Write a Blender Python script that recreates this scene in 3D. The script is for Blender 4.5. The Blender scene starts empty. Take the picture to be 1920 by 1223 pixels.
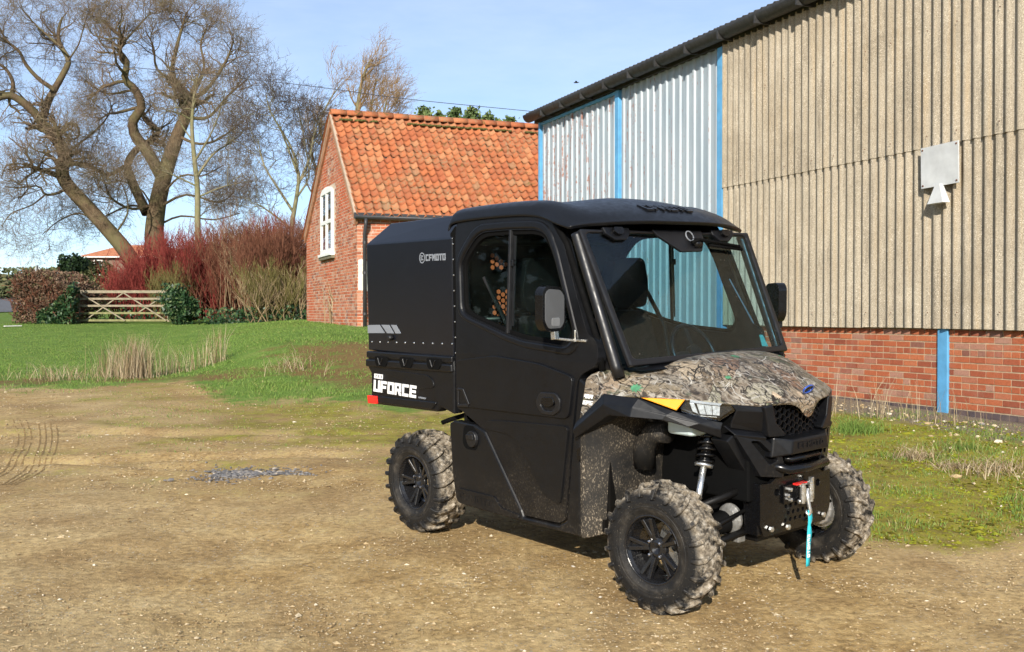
import bpy, bmesh, math, random
import numpy as np
from mathutils import Vector, Matrix, noise as mnoise

# ------------------------------------------------------------------ camera, sky, sun, exposure
scn = bpy.context.scene
R = math.radians
CAM_H = 1.34
FPX = 1945.0                       # focal length in photograph pixels (1920 wide)
cam_d = bpy.data.cameras.new('camera'); cam = bpy.data.objects.new('camera', cam_d)
scn.collection.objects.link(cam); scn.camera = cam
cam_d.sensor_fit = 'HORIZONTAL'; cam_d.sensor_width = 36.0; cam_d.lens = FPX / 1920 * 36
cam_d.clip_start = 0.05; cam_d.clip_end = 3000
cam.location = (0, 0, CAM_H); cam.rotation_euler = (R(90 - 0.648), 0, 0)

SUN_EL = R(23); SUN_AZ = R(-9)     # sun behind the camera, a little to its left
sun_dir = Vector((math.sin(SUN_AZ) * math.cos(SUN_EL), -math.cos(SUN_AZ) * math.cos(SUN_EL), math.sin(SUN_EL)))
sd = bpy.data.lights.new('sun', 'SUN'); sd.energy = 4.6; sd.angle = R(0.53); sd.color = (1.0, 0.93, 0.82)
so = bpy.data.objects.new('sun', sd); scn.collection.objects.link(so)
so.rotation_euler = (-sun_dir).to_track_quat('-Z', 'Y').to_euler(); so.location = (-4, -20, 15)

world = bpy.data.worlds.new('World'); scn.world = world; world.use_nodes = True
wn = world.node_tree.nodes; wl = world.node_tree.links
for n in list(wn): wn.remove(n)
wo = wn.new('ShaderNodeOutputWorld'); bg = wn.new('ShaderNodeBackground'); sky = wn.new('ShaderNodeTexSky')
sky.sky_type = 'NISHITA'; sky.sun_disc = False; sky.sun_elevation = SUN_EL
sky.sun_rotation = math.atan2(sun_dir.x, sun_dir.y)
sky.altitude = 0; sky.air_density = 0.75; sky.dust_density = 0.2; sky.ozone_density = 3.0
# thin high cloud drifting through the blue
tc = wn.new('ShaderNodeTexCoord'); mp = wn.new('ShaderNodeMapping'); mp.inputs['Scale'].default_value = (1.2, 1.6, 5.0)
mp.inputs['Rotation'].default_value = (0.25, 0.2, 0.4)
cn = wn.new('ShaderNodeTexNoise'); cn.inputs['Scale'].default_value = 1.7; cn.inputs['Detail'].default_value = 7; cn.inputs['Roughness'].default_value = 0.6
cr = wn.new('ShaderNodeMapRange'); cr.inputs[1].default_value = 0.42; cr.inputs[2].default_value = 0.85; cr.inputs[3].default_value = 0.22; cr.inputs[4].default_value = 0.62
mx = wn.new('ShaderNodeMix'); mx.data_type = 'RGBA'; mx.inputs[7].default_value = (6.0, 6.7, 7.8, 1)
wl.new(tc.outputs['Generated'], mp.inputs[0]); wl.new(mp.outputs[0], cn.inputs['Vector']); wl.new(cn.outputs['Fac'], cr.inputs[0])
wl.new(cr.outputs[0], mx.inputs[0]); wl.new(sky.outputs[0], mx.inputs[6]); wl.new(mx.outputs[2], bg.inputs[0])
bg.inputs[1].default_value = 0.112; wl.new(bg.outputs[0], wo.inputs[0])

vs = scn.view_settings; vs.view_transform = 'Standard'; vs.look = 'None'; vs.exposure = 0.6; vs.gamma = 1.0
vs.use_curve_mapping = False
scn.cycles.max_bounces = 6; scn.cycles.diffuse_bounces = 2; scn.cycles.glossy_bounces = 3; scn.cycles.adaptive_threshold = 0.03; scn.cycles.transparent_max_bounces = 16; scn.cycles.caustics_reflective = False; scn.cycles.caustics_refractive = False

COL = scn.collection
random.seed(7); RNG = np.random.default_rng(11)

# ------------------------------------------------------------------ helpers
def tag(o, label=None, cat=None, group=None, kind=None):
    if label: o['label'] = label
    if cat: o['category'] = cat
    if group: o['group'] = group
    if kind: o['kind'] = kind
    return o
def empty(name, loc=(0, 0, 0), rot=None, parent=None):
    o = bpy.data.objects.new(name, None); o.location = loc; o.empty_display_size = 0.2
    if rot is not None: o.rotation_euler = rot
    COL.objects.link(o)
    if parent: o.parent = parent
    return o
def link_mesh(name, me, parent=None, mat=None):
    o = bpy.data.objects.new(name, me); COL.objects.link(o)
    if mat is not None:
        me.materials.clear(); me.materials.append(mat)
    if parent is not None: o.parent = parent
    return o
def shade(me, smooth):
    me.polygons.foreach_set('use_smooth', [smooth] * len(me.polygons))
def bevel(o, w=0.006, seg=2, ang=30):
    m = o.modifiers.new('bevel', 'BEVEL'); m.width = w; m.segments = seg; m.limit_method = 'ANGLE'; m.angle_limit = R(ang); m.harden_normals = False
    return o
class MB:
    """collects faces and links them as one mesh object"""
    def __init__(s): s.v = []; s.f = []
    def add(s, v, f):
        k = len(s.v); s.v.extend([tuple(p) for p in v]); s.f.extend([tuple(i + k for i in q) for q in f]); return s
    def box(s, a, b, M=None):
        (x0, y0, z0), (x1, y1, z1) = a, b
        v = [Vector(p) for p in ((x0,y0,z0),(x1,y0,z0),(x1,y1,z0),(x0,y1,z0),(x0,y0,z1),(x1,y0,z1),(x1,y1,z1),(x0,y1,z1))]
        if M: v = [M @ p for p in v]
        return s.add(v, [(3,2,1,0),(4,5,6,7),(0,1,5,4),(1,2,6,5),(2,3,7,6),(3,0,4,7)])
    def bar(s, p, q, w, h, up=(0, 0, 1)):
        p = Vector(p); q = Vector(q); d = (q - p); L = d.length; d.normalize()
        sd_ = d.cross(Vector(up)); 
        if sd_.length < 1e-4: sd_ = d.cross(Vector((1, 0, 0)))
        sd_.normalize(); u = sd_.cross(d)
        M = Matrix(((d.x, sd_.x, u.x, p.x), (d.y, sd_.y, u.y, p.y), (d.z, sd_.z, u.z, p.z), (0, 0, 0, 1)))
        return s.box((0, -w/2, -h/2), (L, w/2, h/2), M)
    def tube(s, pts, r, n=10, cap=True):
        pts = [Vector(p) for p in pts]; N = len(pts)
        rr = r if isinstance(r, (list, tuple)) else [r] * N
        v = []; prev = None
        for i, p in enumerate(pts):
            t = (pts[min(i+1, N-1)] - pts[max(i-1, 0)]).normalized()
            if prev is None:
                a = t.cross(Vector((0, 0, 1)))
                if a.length < 0.1: a = t.cross(Vector((1, 0, 0)))
            else: a = prev - t * prev.dot(t)
            a.normalize(); prev = a; b = t.cross(a)
            for k in range(n):
                th = 2 * math.pi * k / n; v.append(p + (a * math.cos(th) + b * math.sin(th)) * rr[i])
        f = []
        for i in range(N - 1):
            for k in range(n):
                f.append((i*n+k, i*n+(k+1) % n, (i+1)*n+(k+1) % n, (i+1)*n+k))
        if cap: f.append(tuple(range(n-1, -1, -1))); f.append(tuple((N-1)*n+k for k in range(n)))
        return s.add(v, f)
    def lathe(s, prof, n=32, M=None, axis='y', closed=False):
        """prof: (axial, radius) points turned about the local y axis"""
        v = []; f = []; m = len(prof)
        for k in range(n):
            th = 2 * math.pi * k / n
            for a, r in prof:
                p = Vector((r * math.cos(th), a, r * math.sin(th)))
                v.append(M @ p if M else p)
        for k in range(n):
            k2 = (k + 1) % n
            for i in range(m - 1): f.append((k*m+i, k2*m+i, k2*m+i+1, k*m+i+1))
            if closed: f.append((k*m+m-1, k2*m+m-1, k2*m, k*m))
        return s.add(v, f)
    def prism(s, poly, mapf, d):
        """flat convex-ish polygon (u, v) pushed d deep through mapf(u, v, depth)"""
        n = len(poly); v = [mapf(u, w, 0) for u, w in poly] + [mapf(u, w, d) for u, w in poly]
        return s.add(v, [tuple(range(n)), tuple(range(2*n-1, n-1, -1))] + [(i, i+n, (i+1) % n + n, (i+1) % n) for i in range(n)])
    def grid(s, rows):
        m = len(rows[0]); v = [p for r in rows for p in r]; f = []
        for i in range(len(rows) - 1):
            for j in range(m - 1): f.append((i*m+j, i*m+j+1, (i+1)*m+j+1, (i+1)*m+j))
        return s.add(v, f)
    def mesh(s, name, smooth=False, fix=True):
        me = bpy.data.meshes.new(name); me.from_pydata([tuple(p) for p in s.v], [], s.f)
        if fix:
            bm = bmesh.new(); bm.from_mesh(me); bmesh.ops.recalc_face_normals(bm, faces=bm.faces[:]); bm.to_mesh(me); bm.free()
        shade(me, smooth); me.update(); return me
    def build(s, name, mat, parent=None, smooth=False, bev=0, seg=2, fix=True, ang=30):
        o = link_mesh(name, s.mesh(name, smooth, fix), parent, mat)
        if bev: bevel(o, bev, seg, ang)
        return o
def rounded(poly, r, n=4):
    out = []; N = len(poly)
    for i in range(N):
        p = Vector(poly[i]); a = Vector(poly[i-1]) - p; b = Vector(poly[(i+1) % N]) - p
        rr = r[i] if isinstance(r, (list, tuple)) else r
        la = min(rr, a.length * 0.48); lb = min(rr, b.length * 0.48)
        if rr <= 0: out.append(tuple(p)); continue
        p0 = p + a.normalized() * la; p1 = p + b.normalized() * lb
        for k in range(n + 1):
            t = k / n; q = p0 * (1-t)**2 + p * 2*t*(1-t) + p1 * t*t; out.append((q.x, q.y))
    return out
def plate(name, outer, holes, mapf, thick, mat, parent, cuts=(), bev=0.006, seg=2, smooth=False):
    """polygon with holes -> solid sheet; mapf(u, v, depth) gives the place"""
    bm = bmesh.new()
    for loop in [outer] + list(holes):
        vs_ = [bm.verts.new((u, v, 0)) for u, v in loop]
        for i in range(len(vs_)): bm.edges.new((vs_[i], vs_[(i+1) % len(vs_)]))
    bmesh.ops.triangle_fill(bm, edges=bm.edges[:], use_beauty=True, normal=(0, 0, 1))
    for axis, val in cuts:
        no = (1, 0, 0) if axis == 'u' else (0, 1, 0); co = (val, 0, 0) if axis == 'u' else (0, val, 0)
        bmesh.ops.bisect_plane(bm, geom=bm.verts[:] + bm.edges[:] + bm.faces[:], plane_co=co, plane_no=no)
    bmesh.ops.remove_doubles(bm, verts=bm.verts[:], dist=1e-5)
    bm.verts.ensure_lookup_table(); bm.verts.index_update()
    n = len(bm.verts); uv = [(v.co.x, v.co.y) for v in bm.verts]
    fs = [tuple(v.index for v in f.verts) for f in bm.faces]
    bd = [tuple(v.index for v in e.verts) for e in bm.edges if len(e.link_faces) == 1]
    bm.free()
    mb = MB(); mb.add([mapf(u, v, 0) for u, v in uv] + [mapf(u, v, thick) for u, v in uv],
                      fs + [tuple(i + n for i in reversed(f)) for f in fs] + [(a, b, b + n, a + n) for a, b in bd])
    return mb.build(name, mat, parent, smooth, bev, seg)
def mesh_arrays(name, V, F3, mat=None, parent=None, attrs=None, smooth=False):
    """numpy verts (n,3) and faces (m,k) -> mesh object; attrs = {name: per-vertex float array}"""
    V = np.asarray(V, np.float32); F3 = np.asarray(F3, np.int32)
    me = bpy.data.meshes.new(name); k = F3.shape[1]
    me.vertices.add(len(V)); me.vertices.foreach_set('co', V.ravel())
    me.loops.add(F3.size); me.loops.foreach_set('vertex_index', F3.ravel())
    me.polygons.add(len(F3)); me.polygons.foreach_set('loop_start', np.arange(0, F3.size, k, dtype=np.int32))
    try: me.polygons.foreach_set('loop_total', np.full(len(F3), k, np.int32))
    except Exception: pass
    me.update(calc_edges=True); me.validate()
    if attrs:
        for nm, arr in attrs.items():
            a = me.attributes.new(nm, 'FLOAT', 'POINT'); a.data.foreach_set('value', np.asarray(arr, np.float32))
    shade(me, smooth)
    return link_mesh(name, me, parent, mat)

# ------------------------------------------------------------------ materials
def new_mat(name):
    m = bpy.data.materials.new(name); m.use_nodes = True
    nt = m.node_tree; b = nt.nodes['Principled BSDF']; return m, nt, b
class NG:
    """tiny node-graph writer"""
    def __init__(s, nt): s.nt = nt; s._tc = None
    def n(s, t, **kw):
        nd = s.nt.nodes.new(t)
        for k, v in kw.items(): setattr(nd, k, v)
        return nd
    def l(s, a, b): s.nt.links.new(a, b)
    def coord(s, which='Object'):
        if s._tc is None: s._tc = s.n('ShaderNodeTexCoord')
        return s._tc.outputs[which]
    def mapping(s, vec, scale=(1,1,1), rot=(0,0,0), loc=(0,0,0)):
        m = s.n('ShaderNodeMapping'); m.inputs['Scale'].default_value = scale; m.inputs['Rotation'].default_value = rot; m.inputs['Location'].default_value = loc
        s.l(vec, m.inputs[0]); return m.outputs[0]
    def noise(s, vec, scale=5, detail=4, rough=0.55, dist=0.0):
        m = s.n('ShaderNodeTexNoise'); m.inputs['Scale'].default_value = scale; m.inputs['Detail'].default_value = detail
        m.inputs['Roughness'].default_value = rough; m.inputs['Distortion'].default_value = dist
        s.l(vec, m.inputs['Vector']); return m.outputs['Fac']
    def voronoi(s, vec, scale=5, feature='F1', out='Distance', rnd=1.0):
        m = s.n('ShaderNodeTexVoronoi', feature=feature); m.inputs['Scale'].default_value = scale; m.inputs['Randomness'].default_value = rnd
        s.l(vec, m.inputs['Vector']); return m.outputs[out]
    def ramp(s, fac, stops):
        m = s.n('ShaderNodeValToRGB'); e = m.color_ramp.elements
        while len(e) < len(stops): e.new(0.5)
        for i, (p, c) in enumerate(stops):
            e[i].position = p; e[i].color = (c[0], c[1], c[2], 1) if not isinstance(c, (int, float)) else (c, c, c, 1)
        s.l(fac, m.inputs[0]); return m.outputs[0]
    def rng(s, fac, a, b, c=0.0, d=1.0):
        m = s.n('ShaderNodeMapRange'); 
        for i, v in enumerate((a, b, c, d)): m.inputs[i+1].default_value = v
        s.l(fac, m.inputs[0]); return m.outputs[0]
    def math(s, op, a, b=None):
        m = s.n('ShaderNodeMath', operation=op)
        for i, q in enumerate((a, b)):
            if q is None: continue
            if isinstance(q, (int, float)): m.inputs[i].default_value = q
            else: s.l(q, m.inputs[i])
        return m.outputs[0]
    def mix(s, fac, a, b, mode='MIX'):
        m = s.n('ShaderNodeMix', data_type='RGBA', blend_type=mode)
        for i, q in ((0, fac), (6, a), (7, b)):
            if isinstance(q, (int, float)): m.inputs[i].default_value = q
            elif isinstance(q, tuple): m.inputs[i].default_value = (q[0], q[1], q[2], 1)
            else: s.l(q, m.inputs[i])
        return m.outputs[2]
    def bump(s, h, strength=0.3, dist=0.01, normal=None):
        m = s.n('ShaderNodeBump'); m.inputs['Strength'].default_value = strength; m.inputs['Distance'].default_value = dist
        s.l(h, m.inputs['Height'])
        if normal is not None: s.l(normal, m.inputs['Normal'])
        return m.outputs[0]
    def attr(s, name):
        m = s.n('ShaderNodeAttribute'); m.attribute_name = name; return m.outputs['Fac']
    def objrnd(s): return s.n('ShaderNodeObjectInfo').outputs['Random']
    def sep(s, vec):
        m = s.n('ShaderNodeSeparateXYZ'); s.l(vec, m.inputs[0]); return m.outputs
def simple(name, col, rough=0.6, metal=0.0, var=0.12, scale=8, bump=0.0, bscale=60, spec=0.5, coat=0.0, bdist=0.003, rvar=0.1):
    m, nt, b = new_mat(name); g = NG(nt); c = g.coord()
    f = g.noise(c, scale, 5, 0.6)
    lo = tuple(max(0, q * (1 - var)) for q in col); hi = tuple(min(1, q * (1 + var)) for q in col)
    g.l(g.ramp(f, [(0.3, lo), (0.7, hi)]), b.inputs['Base Color'])
    g.l(g.rng(g.noise(c, scale * 3.1, 3), 0.3, 0.7, max(0, rough - rvar), min(1, rough + rvar)), b.inputs['Roughness'])
    b.inputs['Metallic'].default_value = metal; b.inputs['Specular IOR Level'].default_value = spec; b.inputs['Coat Weight'].default_value = coat
    if bump: g.l(g.bump(g.noise(c, bscale, 4), bump, bdist), b.inputs['Normal'])
    return m
MAT = {}
def pick(name, fn):
    if name not in MAT: MAT[name] = fn()
    return MAT[name]
def dusty_black(name, base, rough, dust_amt, zlo, zhi, spec=0.5):
    """moulded black plastic with dried mud specks thrown up low on the body (vehicle space z)"""
    m, nt, b = new_mat(name); g = NG(nt); c = g.coord(); z = g.sep(c)[2]
    f = g.noise(c, 6, 4)
    basec = g.ramp(f, [(0.3, tuple(q * 0.85 for q in base)), (0.7, tuple(q * 1.15 for q in base))])
    spk = g.rng(g.noise(g.mapping(c, (1, 1, 0.5)), 150, 3, 0.65), 0.55, 0.63)
    big = g.rng(g.noise(c, 5, 4, 0.6), 0.38, 0.66)
    low = g.rng(z, zhi, zlo)
    fac = g.math('MULTIPLY', g.math('MULTIPLY', spk, big), g.math('MULTIPLY', low, dust_amt))
    film = g.math('MULTIPLY', g.math('MULTIPLY', low, big), 0.16 * dust_amt)
    c1 = g.mix(film, basec, (0.23, 0.18, 0.12)); c2 = g.mix(fac, c1, (0.36, 0.30, 0.22))
    g.l(c2, b.inputs['Base Color'])
    g.l(g.rng(g.noise(c, 30, 3), 0.3, 0.7, rough - 0.06, rough + 0.08), b.inputs['Roughness'])
    b.inputs['Specular IOR Level'].default_value = spec
    g.l(g.bump(g.noise(c, 420, 2), 0.12, 0.0015), b.inputs['Normal'])
    return m
PLASTIC = dusty_black('black_plastic', (0.0042, 0.0045, 0.0056), 0.37, 0.35, 0.2, 0.75, 0.34)
PLASTIC_LOW = dusty_black('black_plastic_muddy', (0.0045, 0.0047, 0.0055), 0.40, 0.28, 0.15, 0.5, 0.34)
LINER = dusty_black('wheel_liner_mud', (0.010, 0.0095, 0.009), 0.6, 1.0, 0.3, 1.25, 0.3)
BOXMET = simple('box_powder_coat', (0.003, 0.004, 0.008), 0.30, 0.0, 0.1, 3, 0.0, 300, 0.62, rvar=0.02)
GLOSS = simple('gloss_black', (0.004, 0.004, 0.0045), 0.26, 0.0, 0.1, 10, rvar=0.06, spec=0.4)
SATIN = simple('satin_black', (0.006, 0.006, 0.007), 0.42, 0.0, 0.15, 10)
FRAME = simple('chassis_black', (0.0045, 0.0042, 0.004), 0.5, 0.0, 0.3, 20, 0.1, 90, spec=0.2)
GAPBLACK = simple('seal_cavity_black', (0.003, 0.003, 0.003), 0.8, 0.0, 0.1, 10, spec=0.1)  # rubber parts, also cavity linings whose shade is put into this black
STEEL = simple('zinc_steel', (0.62, 0.62, 0.6), 0.3, 0.9, 0.2, 20)
ALLOY = simple('cast_alloy', (0.45, 0.44, 0.42), 0.45, 0.7, 0.25, 30, 0.3, 120)
WHITEINK = simple('white_print', (0.75, 0.75, 0.74), 0.5, var=0.05)
GREYINK = simple('grey_print', (0.19, 0.205, 0.23), 0.45, var=0.04)
REDLENS = simple('red_reflector', (0.75, 0.015, 0.012), 0.2, var=0.1, coat=0.6)
AMBER = simple('amber_lens', (0.95, 0.34, 0.01), 0.18, var=0.06, coat=0.7)
LENSGREY = simple('lamp_reflector', (0.66, 0.68, 0.70), 0.25, 0.1, 0.3, 60)
LENSDARK = simple('lamp_housing', (0.02, 0.024, 0.03), 0.25)
PALEBLUE = simple('pale_blue_plastic', (0.50, 0.60, 0.60), 0.45, var=0.08)
CYAN = simple('cyan_webbing', (0.02, 0.42, 0.50), 0.7, var=0.12, scale=200, bump=0.3, bscale=400)
BLUEBADGE = simple('blue_badge', (0.02, 0.07, 0.35), 0.2, coat=0.6)
SEAT = simple('seat_vinyl', (0.005, 0.005, 0.0055), 0.65, bump=0.15, bscale=200, spec=0.2)
ORANGE = simple('orange_trim', (0.62, 0.15, 0.06), 0.5, var=0.12)
MIRROR_GLASS = simple('mirror_back', (0.085, 0.088, 0.092), 0.4, var=0.06)
REDTAB = simple('red_tab', (0.6, 0.02, 0.015), 0.5)
LEAFGREEN = simple('leaf_print_green', (0.06, 0.2, 0.1), 0.5, var=0.4, scale=30)
LEAFTAN = simple('leaf_print_tan', (0.42, 0.32, 0.22), 0.5, var=0.35, scale=40)
def glass(name, tint, refl=1.0, spots=True):
    m = bpy.data.materials.new(name); m.use_nodes = True; nt = m.node_tree
    for n in list(nt.nodes): nt.nodes.remove(n)
    g = NG(nt); out = g.n('ShaderNodeOutputMaterial'); mix = g.n('ShaderNodeMixShader')
    tr = g.n('ShaderNodeBsdfTransparent'); tr.inputs[0].default_value = (*tint, 1)
    gl = g.n('ShaderNodeBsdfGlossy'); gl.inputs['Roughness'].default_value = 0.015; gl.inputs['Color'].default_value = (1, 1, 1, 1)
    lw = g.n('ShaderNodeLayerWeight'); lw.inputs['Blend'].default_value = 0.5
    f = g.math('MULTIPLY', g.math('ADD', g.math('MULTIPLY', g.math('POWER', lw.outputs['Facing'], 5.0), 0.96), 0.04), refl)
    g.l(f, mix.inputs[0]); g.l(tr.outputs[0], mix.inputs[1]); g.l(gl.outputs[0], mix.inputs[2])
    if spots:
        df = g.n('ShaderNodeBsdfDiffuse'); df.inputs[0].default_value = (0.5, 0.47, 0.42, 1)
        m2 = g.n('ShaderNodeMixShader'); c = g.coord()
        s1 = g.rng(g.voronoi(c, 26), 0.05, 0.035); s2 = g.rng(g.noise(c, 9, 2), 0.56, 0.62)
        film = g.rng(g.noise(c, 4, 5), 0.35, 0.8, 0.0, 0.006)
        g.l(g.math('ADD', g.math('MULTIPLY', s1, s2), film), m2.inputs[0]); g.l(mix.outputs[0], m2.inputs[1]); g.l(df.outputs[0], m2.inputs[2])
        g.l(m2.outputs[0], out.inputs[0])
    else: g.l(mix.outputs[0], out.inputs[0])
    return m
WSGLASS = glass('windshield_glass', (0.62, 0.79, 0.86), 0.72)
SIDEGLASS = glass('door_glass', (0.74, 0.84, 0.82), 0.28)
LAMPGLASS = glass('lamp_glass', (0.92, 0.94, 0.95), 1.5, spots=False)
HOUSEGLASS = glass('house_glass', (0.5, 0.53, 0.52), 2.0, spots=False)
def m_tyre():
    m, nt, b = new_mat('tyre_rubber'); g = NG(nt); c = g.coord(); xyz = g.sep(c)
    r = g.math('SQRT', g.math('ADD', g.math('POWER', xyz[0], 2.0), g.math('POWER', xyz[2], 2.0)))
    tread = g.rng(r, 0.262, 0.292)
    ax = g.rng(g.math('ABSOLUTE', xyz[1]), 0.125, 0.085)
    n1 = g.rng(g.noise(c, 15, 5, 0.7), 0.40, 0.54)
    mud = g.math('MULTIPLY', g.math('MULTIPLY', tread, ax), n1)
    ring = g.math('MULTIPLY', g.math('MULTIPLY', g.rng(r, 0.165, 0.19), g.rng(r, 0.23, 0.20)), g.rng(g.noise(c, 14, 5), 0.4, 0.65, 0, 0.12))
    spk = g.math('MULTIPLY', g.rng(g.noise(c, 170, 2), 0.66, 0.72), 0.5)
    mudc = g.ramp(g.noise(c, 40, 5, 0.7), [(0.3, (0.06, 0.045, 0.03)), (0.5, (0.27, 0.225, 0.165)), (0.68, (0.52, 0.47, 0.39))])
    fac = g.math('MAXIMUM', g.math('MAXIMUM', mud, ring), spk)
    g.l(g.mix(fac, g.ramp(g.noise(c, 8, 3), [(0.3, (0.008, 0.008, 0.0085)), (0.7, (0.013, 0.0125, 0.012))]), mudc), b.inputs['Base Color'])
    g.l(g.rng(fac, 0, 1, 0.55, 0.9), b.inputs['Roughness']); b.inputs['Specular IOR Level'].default_value = 0.3
    h = g.math('ADD', g.math('MULTIPLY', mud, g.noise(c, 70, 5, 0.7)), g.math('MULTIPLY', g.noise(c, 200, 3), 0.15))
    g.l(g.bump(h, 0.8, 0.012), b.inputs['Normal']); return m
TYRE = m_tyre()
def m_camo():
    m, nt, b = new_mat('camouflage_print'); g = NG(nt); c = g.coord()
    w = g.n('ShaderNodeTexNoise'); w.inputs['Scale'].default_value = 5; w.inputs['Detail'].default_value = 3; g.l(c, w.inputs['Vector'])
    vm = g.n('ShaderNodeVectorMath', operation='MULTIPLY_ADD'); g.l(w.outputs['Color'], vm.inputs[0]); vm.inputs[1].default_value = (0.16, 0.16, 0.16); g.l(c, vm.inputs[2])
    wc = vm.outputs[0]
    base = g.ramp(g.noise(wc, 5.5, 5, 0.62), [(0.34, (0.035, 0.027, 0.02)), (0.42, (0.12, 0.092, 0.065)), (0.46, (0.25, 0.205, 0.155)), (0.52, (0.36, 0.315, 0.25)), (0.57, (0.16, 0.12, 0.08)), (0.64, (0.30, 0.25, 0.19))])
    # leaf litter cells
    vcol = g.voronoi(wc, 8.5, out='Color'); vd = g.voronoi(wc, 8.5)
    sel = g.rng(g.sep(vcol)[0], 0.55, 0.6)
    leaf = g.ramp(g.sep(vcol)[1], [(0.0, (0.22, 0.12, 0.07)), (0.4, (0.46, 0.38, 0.28)), (0.7, (0.30, 0.24, 0.17)), (0.93, (0.14, 0.17, 0.08)), (1.0, (0.5, 0.44, 0.36))])
    c1 = g.mix(g.math('MULTIPLY', sel, 0.85), base, leaf)
    ve = g.voronoi(wc, 8.5, feature='DISTANCE_TO_EDGE'); c1 = g.mix(g.math('MULTIPLY', g.rng(ve, 0.03, 0.012), sel), c1, (0.03, 0.022, 0.015))
    # bark streaks running along the panel
    st = g.noise(g.mapping(wc, (6, 26, 26), (0, 0, 0.5)), 2.2, 5, 0.6)
    c2 = g.mix(g.rng(st, 0.53, 0.56, 0, 0.85), c1, (0.035, 0.028, 0.022))
    st2 = g.noise(g.mapping(wc, (7, 30, 30), (0.3, 0, -0.35), (3, 1, 2)), 2.0, 5, 0.6)
    c3 = g.mix(g.rng(st2, 0.58, 0.605, 0, 0.8), c2, (0.47, 0.43, 0.37))
    # twigs
    tw = g.voronoi(g.mapping(wc, (1, 1, 1)), 9, feature='DISTANCE_TO_EDGE')
    c4 = g.mix(g.math('MULTIPLY', g.rng(tw, 0.028, 0.016), g.rng(g.noise(c, 7, 2), 0.45, 0.55)), c3, (0.03, 0.026, 0.02))
    tw2 = g.voronoi(g.mapping(wc, (1.2, 1, 1), loc=(4, 2, 1)), 6, feature='DISTANCE_TO_EDGE')
    c5 = g.mix(g.math('MULTIPLY', g.rng(tw2, 0.018, 0.010), g.rng(g.noise(c, 6, 2), 0.5, 0.56)), c4, (0.55, 0.52, 0.46))
    gm = g.rng(g.noise(wc, 6.5, 4), 0.60, 0.66, 0, 0.55)
    c6 = g.mix(gm, c5, (0.07, 0.10, 0.055))
    fine = g.ramp(g.noise(wc, 70, 5, 0.75), [(0.25, 0.28), (0.5, 0.60), (0.75, 1.05)])
    hs = g.n('ShaderNodeHueSaturation'); hs.inputs['Saturation'].default_value = 1.1; g.l(g.mix(0.9, c6, fine, 'MULTIPLY'), hs.inputs['Color']); g.l(hs.outputs[0], b.inputs['Base Color'])
    b.inputs['Roughness'].default_value = 0.42; b.inputs['Specular IOR Level'].default_value = 0.45
    return m
CAMO = m_camo()
# ------------------------------------------------------------------ the lie of the land
def at(px, py, Y):
    """a place Y metres ahead that stands at that spot of the photograph"""
    return Vector(((px - 960) / FPX * Y, Y, CAM_H + (589 - py) / FPX * Y))
VEH_ROT = Matrix.Rotation(R(-49.63), 3, 'Z') @ Matrix.Rotation(R(2.123), 3, 'Y') @ Matrix.Rotation(R(2.119), 3, 'X')
VEH_POS = Vector((-0.0654, 6.9414, 0.006))
KY = [-60, 0, 5, 9, 12, 14, 16, 18.5, 21, 24, 30, 36, 42, 60, 80, 120, 200, 1200]
KL = [-.1, -.05, 0, .05, .12, .19, .25, .30, .36, .46, .70, .95, 1.08, 1.80, 2.6, 3.5, 4.6, 9]
KM = [-.1, -.05, 0, .04, .09, .17, .40, .80, 1.0, 1.06, 1.15, 1.12, 1.12, 1.7, 2.4, 3.4, 4.6, 9]
KR = [-.1, -.05, 0, .10, .22, .26, .30, .36, .42, .6, .8, .95, 1.1, 1.6, 2.4, 3.4, 4.6, 9]
def sstep(a, b, t):
    t = np.clip((t - a) / (b - a), 0, 1); return t * t * (3 - 2 * t)
_rt = np.array(VEH_ROT)
def ground_np(x, y):
    x = np.asarray(x, float); y = np.asarray(y, float); u = x / np.maximum(y, 4)
    zl = np.interp(y, KY, KL); zm = np.interp(y, KY, KM); zr = np.interp(y, KY, KR)
    w = sstep(-.36, -.20, u); z = zl * (1 - w) + zm * w
    w = sstep(-.06, .12, u); z = z * (1 - w) + zr * w
    z = z + 0.018 * np.sin(x * 1.3 + y * .7) * np.sin(y * .9 - x * .4 + 1) + 0.03 * np.sin(x * .31 + 2) * np.sin(y * .23) * sstep(9, 16, y)
    for yc, k, wd, dp in ((9.2, .10, .16, .030), (10.9, .10, .16, .030), (8.6, -.35, .14, .022), (10.2, -.35, .14, .022)):      # old wheel ruts across the yard
        q = (y - yc - k * (x + 2.5) - .15 * np.sin(x * .6 + yc)) / wd
        z = z - (dp * np.exp(-q * q) - .45 * dp * np.exp(-(np.abs(q) - 1.7)**2 * 1.6)) * sstep(1.5, 0, x)
    dx = x - VEH_POS.x; dy = y - VEH_POS.y
    xv = _rt[0, 0] * dx + _rt[1, 0] * dy; yv = _rt[0, 1] * dx + _rt[1, 1] * dy
    pl = VEH_POS.z - .03705 * xv + .03695 * yv
    dd = np.sqrt((xv - 1.0)**2 + yv**2); w = sstep(2.0, 4.0, dd)
    return pl * (1 - w) + z * w
def gz(x, y): return float(ground_np(x, y))

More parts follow.
